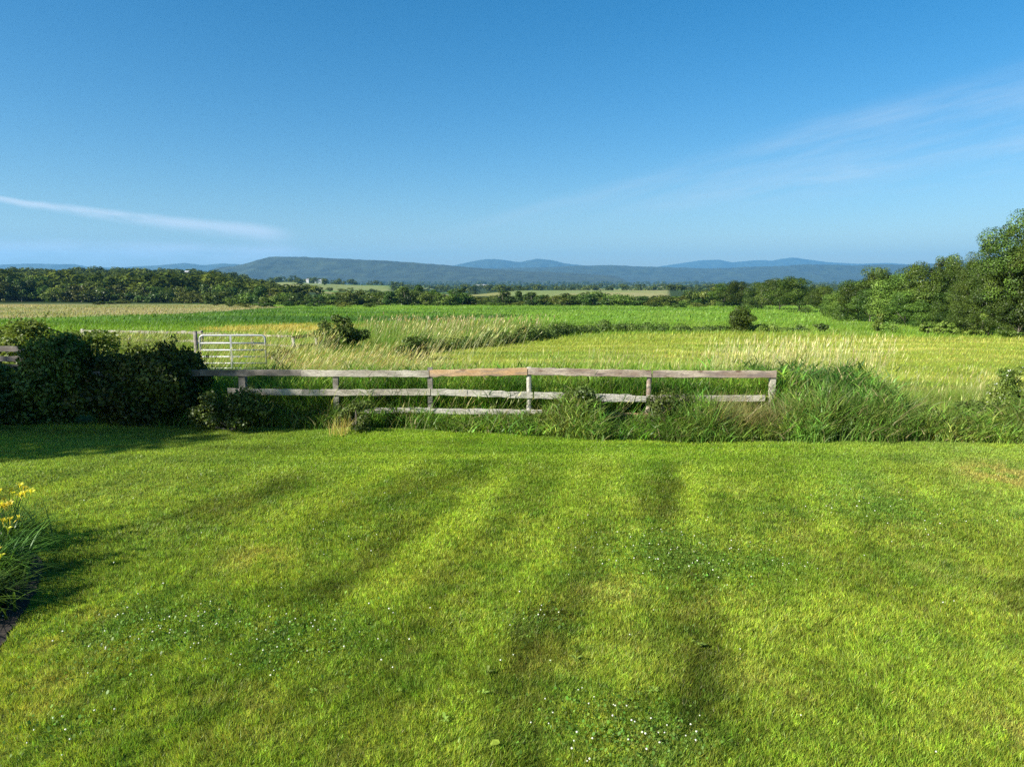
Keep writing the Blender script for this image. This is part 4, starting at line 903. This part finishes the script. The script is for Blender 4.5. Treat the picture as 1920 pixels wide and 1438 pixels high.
# radio mast over the left woods
g_ = at(290, 540, 560); o = empty('radio_mast', (g_[0], 560, g_[2])); mb = MB(); hm = at(290, 512, 560)[2] - g_[2]
for a in range(3): mb.tube([(math.cos(a * 2.094) * .5, math.sin(a * 2.094) * .5, -6), (math.cos(a * 2.094) * .25, math.sin(a * 2.094) * .25, hm)], .05, 5)
for k in range(14):
    z = k / 14 * hm; r = .5 - .25 * k / 14; q = [(math.cos(a * 2.094) * r, math.sin(a * 2.094) * r, z) for a in range(4)]; mb.tube(q, .03, 4)
mb.build('mast', M['galv'], o); tag(o, 'thin grey lattice mast above the left woods', 'mast')

# ------------------------------------------------------------------ mountains
M['mount'] = mat_plain('forested_mountain', (.004, .013, .006), (.034, .052, .020), .012, .95, detail=8, coord='Object')
def mountain(name, prof, Y, depth, seed, amp=.30):
    prof = np.array(prof, float); pa, pb = prof[0, 0], prof[-1, 0]; nu = 420; nvv = 46
    q = np.linspace(pa, pb, nu); top = np.interp(q, prof[:, 0], prof[:, 1])
    k = np.hanning(9); k /= k.sum(); top = np.convolve(np.pad(top, 4, mode='edge'), k, 'valid')
    x = (q - CX) / F * Y / DDX; z = (HORIZON - top) / F * Y * 1.0 + CAMZ
    v = np.linspace(-1, 1, nvv); Xg, Vg = np.meshgrid(x, v, indexing='ij'); Zt = np.repeat(z[:, None], nvv, 1)
    fall = np.clip(1 - np.abs(Vg) ** 1.25, 0, 1)
    s = depth * .45
    nz = fbm(Xg / s, (Vg * depth) / s, seed, 5); rid = 1 - np.abs(2 * fbm(Xg / (s * .7), Vg * depth / (s * 1.6), seed + 9, 4) - 1)
    endf = sm(0, .04, (Xg - x[0]) / (x[-1] - x[0])) * sm(0, .04, (x[-1] - Xg) / (x[-1] - x[0]))
    Zg = -12 + (Zt + 12) * fall * (1 + amp * 2 * (nz - .5) * np.minimum(1, np.abs(Vg) * 3)) * (1 - .32 * (1 - rid) * np.minimum(1, np.abs(Vg) * 2.5)) 
    tree_n = (fbm(Xg / 35, Vg * depth / 35, seed + 3, 2) - .5) * 12
    Zg = -12 + (Zg + 12) * endf + tree_n * np.minimum(fall * 4, 1) * .6
    Yg = Y + Vg * depth
    V = np.stack([Xg, Yg, Zg], -1).reshape(-1, 3); ii = np.arange(nu * nvv).reshape(nu, nvv); fq = np.stack([ii[:-1, :-1], ii[1:, :-1], ii[1:, 1:], ii[:-1, 1:]], -1).reshape(-1, 4)
    o = link(name, mesh_np(name, V, [fq], None, [M['mount']], True)); tag(o, kind='structure')
mountain('flat_topped_mountain', [(360, 524), (430, 503), (462, 497), (486, 490), (508, 483.5), (528, 481.5), (570, 482.5), (620, 485.5), (700, 488.5), (760, 492), (830, 497), (880, 502), (960, 507), (1060, 512), (1180, 518)], 4800, 800, 200)
mountain('foothills', [(700, 524), (860, 506), (950, 503), (1020, 502), (1080, 499), (1140, 497.5), (1200, 500), (1260, 502), (1330, 504), (1400, 501), (1470, 499), (1500, 496), (1560, 497), (1600, 499), (1650, 496), (1700, 498), (1800, 492), (1900, 494), (2100, 500), (2300, 505)], 7200, 1200, 220)
mountain('left_foothills', [(-500, 498), (-200, 497), (0, 497.5), (60, 495), (120, 496.5), (140, 496), (170, 501), (220, 503), (262, 500), (310, 497.5), (350, 494), (385, 498), (425, 494.5), (450, 496), (480, 500), (560, 507)], 9000, 1200, 240)
mountain('twin_peaks', [(760, 512), (840, 501), (880, 492.5), (912, 486.5), (935, 487), (975, 492), (990, 489), (1006, 486), (1035, 488.5), (1060, 495), (1110, 500), (1200, 508)], 11000, 1300, 260)
mountain('far_right_mountains', [(1150, 510), (1230, 501), (1270, 495), (1310, 489.5), (1345, 488), (1370, 493), (1400, 490), (1430, 488.5), (1440, 490.5), (1462, 486), (1482, 483.5), (1510, 487), (1545, 492), (1600, 495.5), (1660, 494), (1720, 498), (1800, 497), (2000, 500), (2200, 505)], 14300, 1300, 280)

# ------------------------------------------------------------------ shade trees outside the left of the picture
sh = make_tree_meshes(31, 1, .85, .16, 60, .085, 16000, .030, 'round', .02)
for x, y, h, w, lb in [(-20.5, 9.5, 11.5, 6.0, 'large shade tree outside the left of the picture casting shadow on the hedge'), (-25.5, 8.2, 12.5, 7.4, 'second shade tree farther outside the left of the picture')]:
    o = empty('shade_tree', (x, y, float(H(x, y)))); o.scale = (w, w, h); link('crown', sh[0], o); link('trunk', sh[1], o); tag(o, lb, 'tree')

# ------------------------------------------------------------------ haze
mb = MB(); mb.box(-16000, 16000, -300, 16000 - 1, -60, 640)
hz = mb.build('haze', None) if False else None
me = mb.mesh('haze', []); hz = link('haze', me); tag(hz, 'thin blue summer haze over the valley', 'haze', kind='stuff')
m, nt, out = newmat('haze_air'); v = nd(nt, 'ShaderNodeVolumePrincipled'); v.inputs['Color'].default_value = (.20, .58, 1.0, 1); v.inputs['Density'].default_value = .75e-4; v.inputs['Anisotropy'].default_value = .1
nt.links.new(v.outputs[0], out.inputs['Volume']); me.materials.append(m)

# ------------------------------------------------------------------ sun, sky, cirrus
SUN_EL = R(31); sd = np.array([-.86, -.51]); sd /= np.linalg.norm(sd)
S = np.array([sd[0] * math.cos(SUN_EL), sd[1] * math.cos(SUN_EL), math.sin(SUN_EL)])
lamp = bpy.data.lights.new('sun', 'SUN'); lamp.energy = 5.0; lamp.angle = R(.55); lamp.color = (1, .945, .85); lo = bpy.data.objects.new('sun', lamp); C.objects.link(lo)
from mathutils import Vector
lo.rotation_euler = Vector(S).to_track_quat('Z', 'Y').to_euler(); lo.location = (-20, -10, 30)
w = bpy.data.worlds.new('World'); scene.world = w; w.use_nodes = True; nt = w.node_tree; nt.nodes.clear(); L = nt.links.new
wo = nd(nt, 'ShaderNodeOutputWorld'); bg = nd(nt, 'ShaderNodeBackground'); L(bg.outputs[0], wo.inputs[0]); bg.inputs[1].default_value = .062
sky = nd(nt, 'ShaderNodeTexSky', sky_type='NISHITA'); sky.sun_disc = False; sky.sun_elevation = SUN_EL; sky.sun_rotation = math.atan2(sd[0], sd[1]); sky.air_density = 1.0; sky.dust_density = .9; sky.ozone_density = 3.0; sky.altitude = 100
tc = nd(nt, 'ShaderNodeTexCoord'); sx = nd(nt, 'ShaderNodeSeparateXYZ'); L(tc.outputs['Generated'], sx.inputs[0])
def mth(op, a, b=None, c=None):
    n = nd(nt, 'ShaderNodeMath', operation=op)
    for i, v_ in enumerate((a, b, c)):
        if v_ is None: continue
        if isinstance(v_, (int, float)): n.inputs[i].default_value = v_
        else: L(v_, n.inputs[i])
    return n.outputs[0]
ym = mth('MAXIMUM', sx.outputs[1], .05); U = mth('DIVIDE', sx.outputs[0], ym); Vv = mth('DIVIDE', sx.outputs[2], ym); frontm = mth('GREATER_THAN', sx.outputs[1], .05)
def ss(x, a, b):
    n = nd(nt, 'ShaderNodeMapRange', interpolation_type='SMOOTHSTEP'); L(x, n.inputs[0]); n.inputs[1].default_value = a; n.inputs[2].default_value = b; return n.outputs[0]
def streak(p0, p1, w0, w1, soft_a, soft_b, nsc, seed, lo_, hi_, strength, wob=.01):
    """a cloud streak between two sky directions; returns a mask. across-width goes w0 -> w1"""
    a = ray(*p0); b_ = ray(*p1); A = np.array([a[0], a[2]]); B = np.array([b_[0], b_[2]]); D = B - A; Ln = np.linalg.norm(D); D /= Ln
    du = mth('SUBTRACT', U, float(A[0])); dv = mth('SUBTRACT', Vv, float(A[1]))
    al = mth('DIVIDE', mth('ADD', mth('MULTIPLY', du, float(D[0])), mth('MULTIPLY', dv, float(D[1]))), float(Ln))
    ac = mth('ADD', mth('MULTIPLY', du, float(-D[1])), mth('MULTIPLY', dv, float(D[0])))
    cb = nd(nt, 'ShaderNodeCombineXYZ'); L(mth('MULTIPLY', al, nsc[0]), cb.inputs[0]); L(mth('MULTIPLY', ac, nsc[1]), cb.inputs[1]); cb.inputs[2].default_value = seed
    nz = nd(nt, 'ShaderNodeTexNoise'); nz.inputs['Scale'].default_value = 1; nz.inputs['Detail'].default_value = 7; nz.inputs['Roughness'].default_value = .6; L(cb.outputs[0], nz.inputs['Vector'])
    cb2 = nd(nt, 'ShaderNodeCombineXYZ'); L(mth('MULTIPLY', al, 4.), cb2.inputs[0]); cb2.inputs[2].default_value = seed + 5
    nz2 = nd(nt, 'ShaderNodeTexNoise'); nz2.inputs['Scale'].default_value = 1; nz2.inputs['Detail'].default_value = 3; L(cb2.outputs[0], nz2.inputs['Vector'])
    ac = mth('ADD', ac, mth('MULTIPLY', mth('SUBTRACT', nz2.outputs[0], .5), wob * 2))
    wd = mth('ADD', w0, mth('MULTIPLY', al, w1 - w0)); e = mth('DIVIDE', ac, wd)
    up = ss(e, 1., 0.); dn = ss(e, -1. - soft_b, 0.)
    m_ = mth('MULTIPLY', up, dn); m_ = mth('MULTIPLY', m_, ss(al, -soft_a, soft_a * .6 + .05)); m_ = mth('MULTIPLY', m_, ss(al, 1.08, .93))
    return mth('MULTIPLY', mth('MULTIPLY', m_, ss(nz.outputs[0], lo_, hi_)), strength)
s1 = streak((-60, 366), (525, 441), .004, .014, .25, .6, (5., 60.), 1.3, .15, .55, .80, .006)
s2 = streak((1020, 385), (2300, 60), .012, .06, .5, 3.2, (2.6, 30.), 4.1, .24, .85, .42, .012)
s3 = streak((-300, 455), (560, 474), .022, .014, .1, 1., (4., 40.), 7.7, .15, .65, .8, .01)
s4 = streak((600, 468), (860, 462), .006, .004, .3, 1., (4., 60.), 9.2, .4, .8, .25, .005)
s5 = streak((1250, 372), (2200, 240), .01, .03, .5, 2., (4., 40.), 12.2, .42, .75, .30, .02)
cm = s1
for s_ in (s2, s3, s4, s5): cm = mth('SUBTRACT', 1., mth('MULTIPLY', mth('SUBTRACT', 1., cm), mth('SUBTRACT', 1., s_)))
cm = mth('MULTIPLY', cm, frontm)
mx = nd(nt, 'ShaderNodeMix', data_type='RGBA'); L(cm, mx.inputs[0]); hsv = nd(nt, 'ShaderNodeHueSaturation'); hsv.inputs['Saturation'].default_value = 1.43; hsv.inputs['Hue'].default_value = .496; L(sky.outputs[0], hsv.inputs['Color']); L(hsv.outputs[0], mx.inputs[6]); mx.inputs[7].default_value = (5.6, 6.3, 6.9, 1)
L(mx.outputs[2], bg.inputs[0])

scene.view_settings.view_transform = 'Standard'; scene.view_settings.look = 'None'; scene.view_settings.gamma = 1; scene.view_settings.exposure = 1.17
scene.cycles.max_bounces = 8; scene.cycles.transparent_max_bounces = 8; scene.cycles.volume_bounces = 0; scene.cycles.use_denoising = False
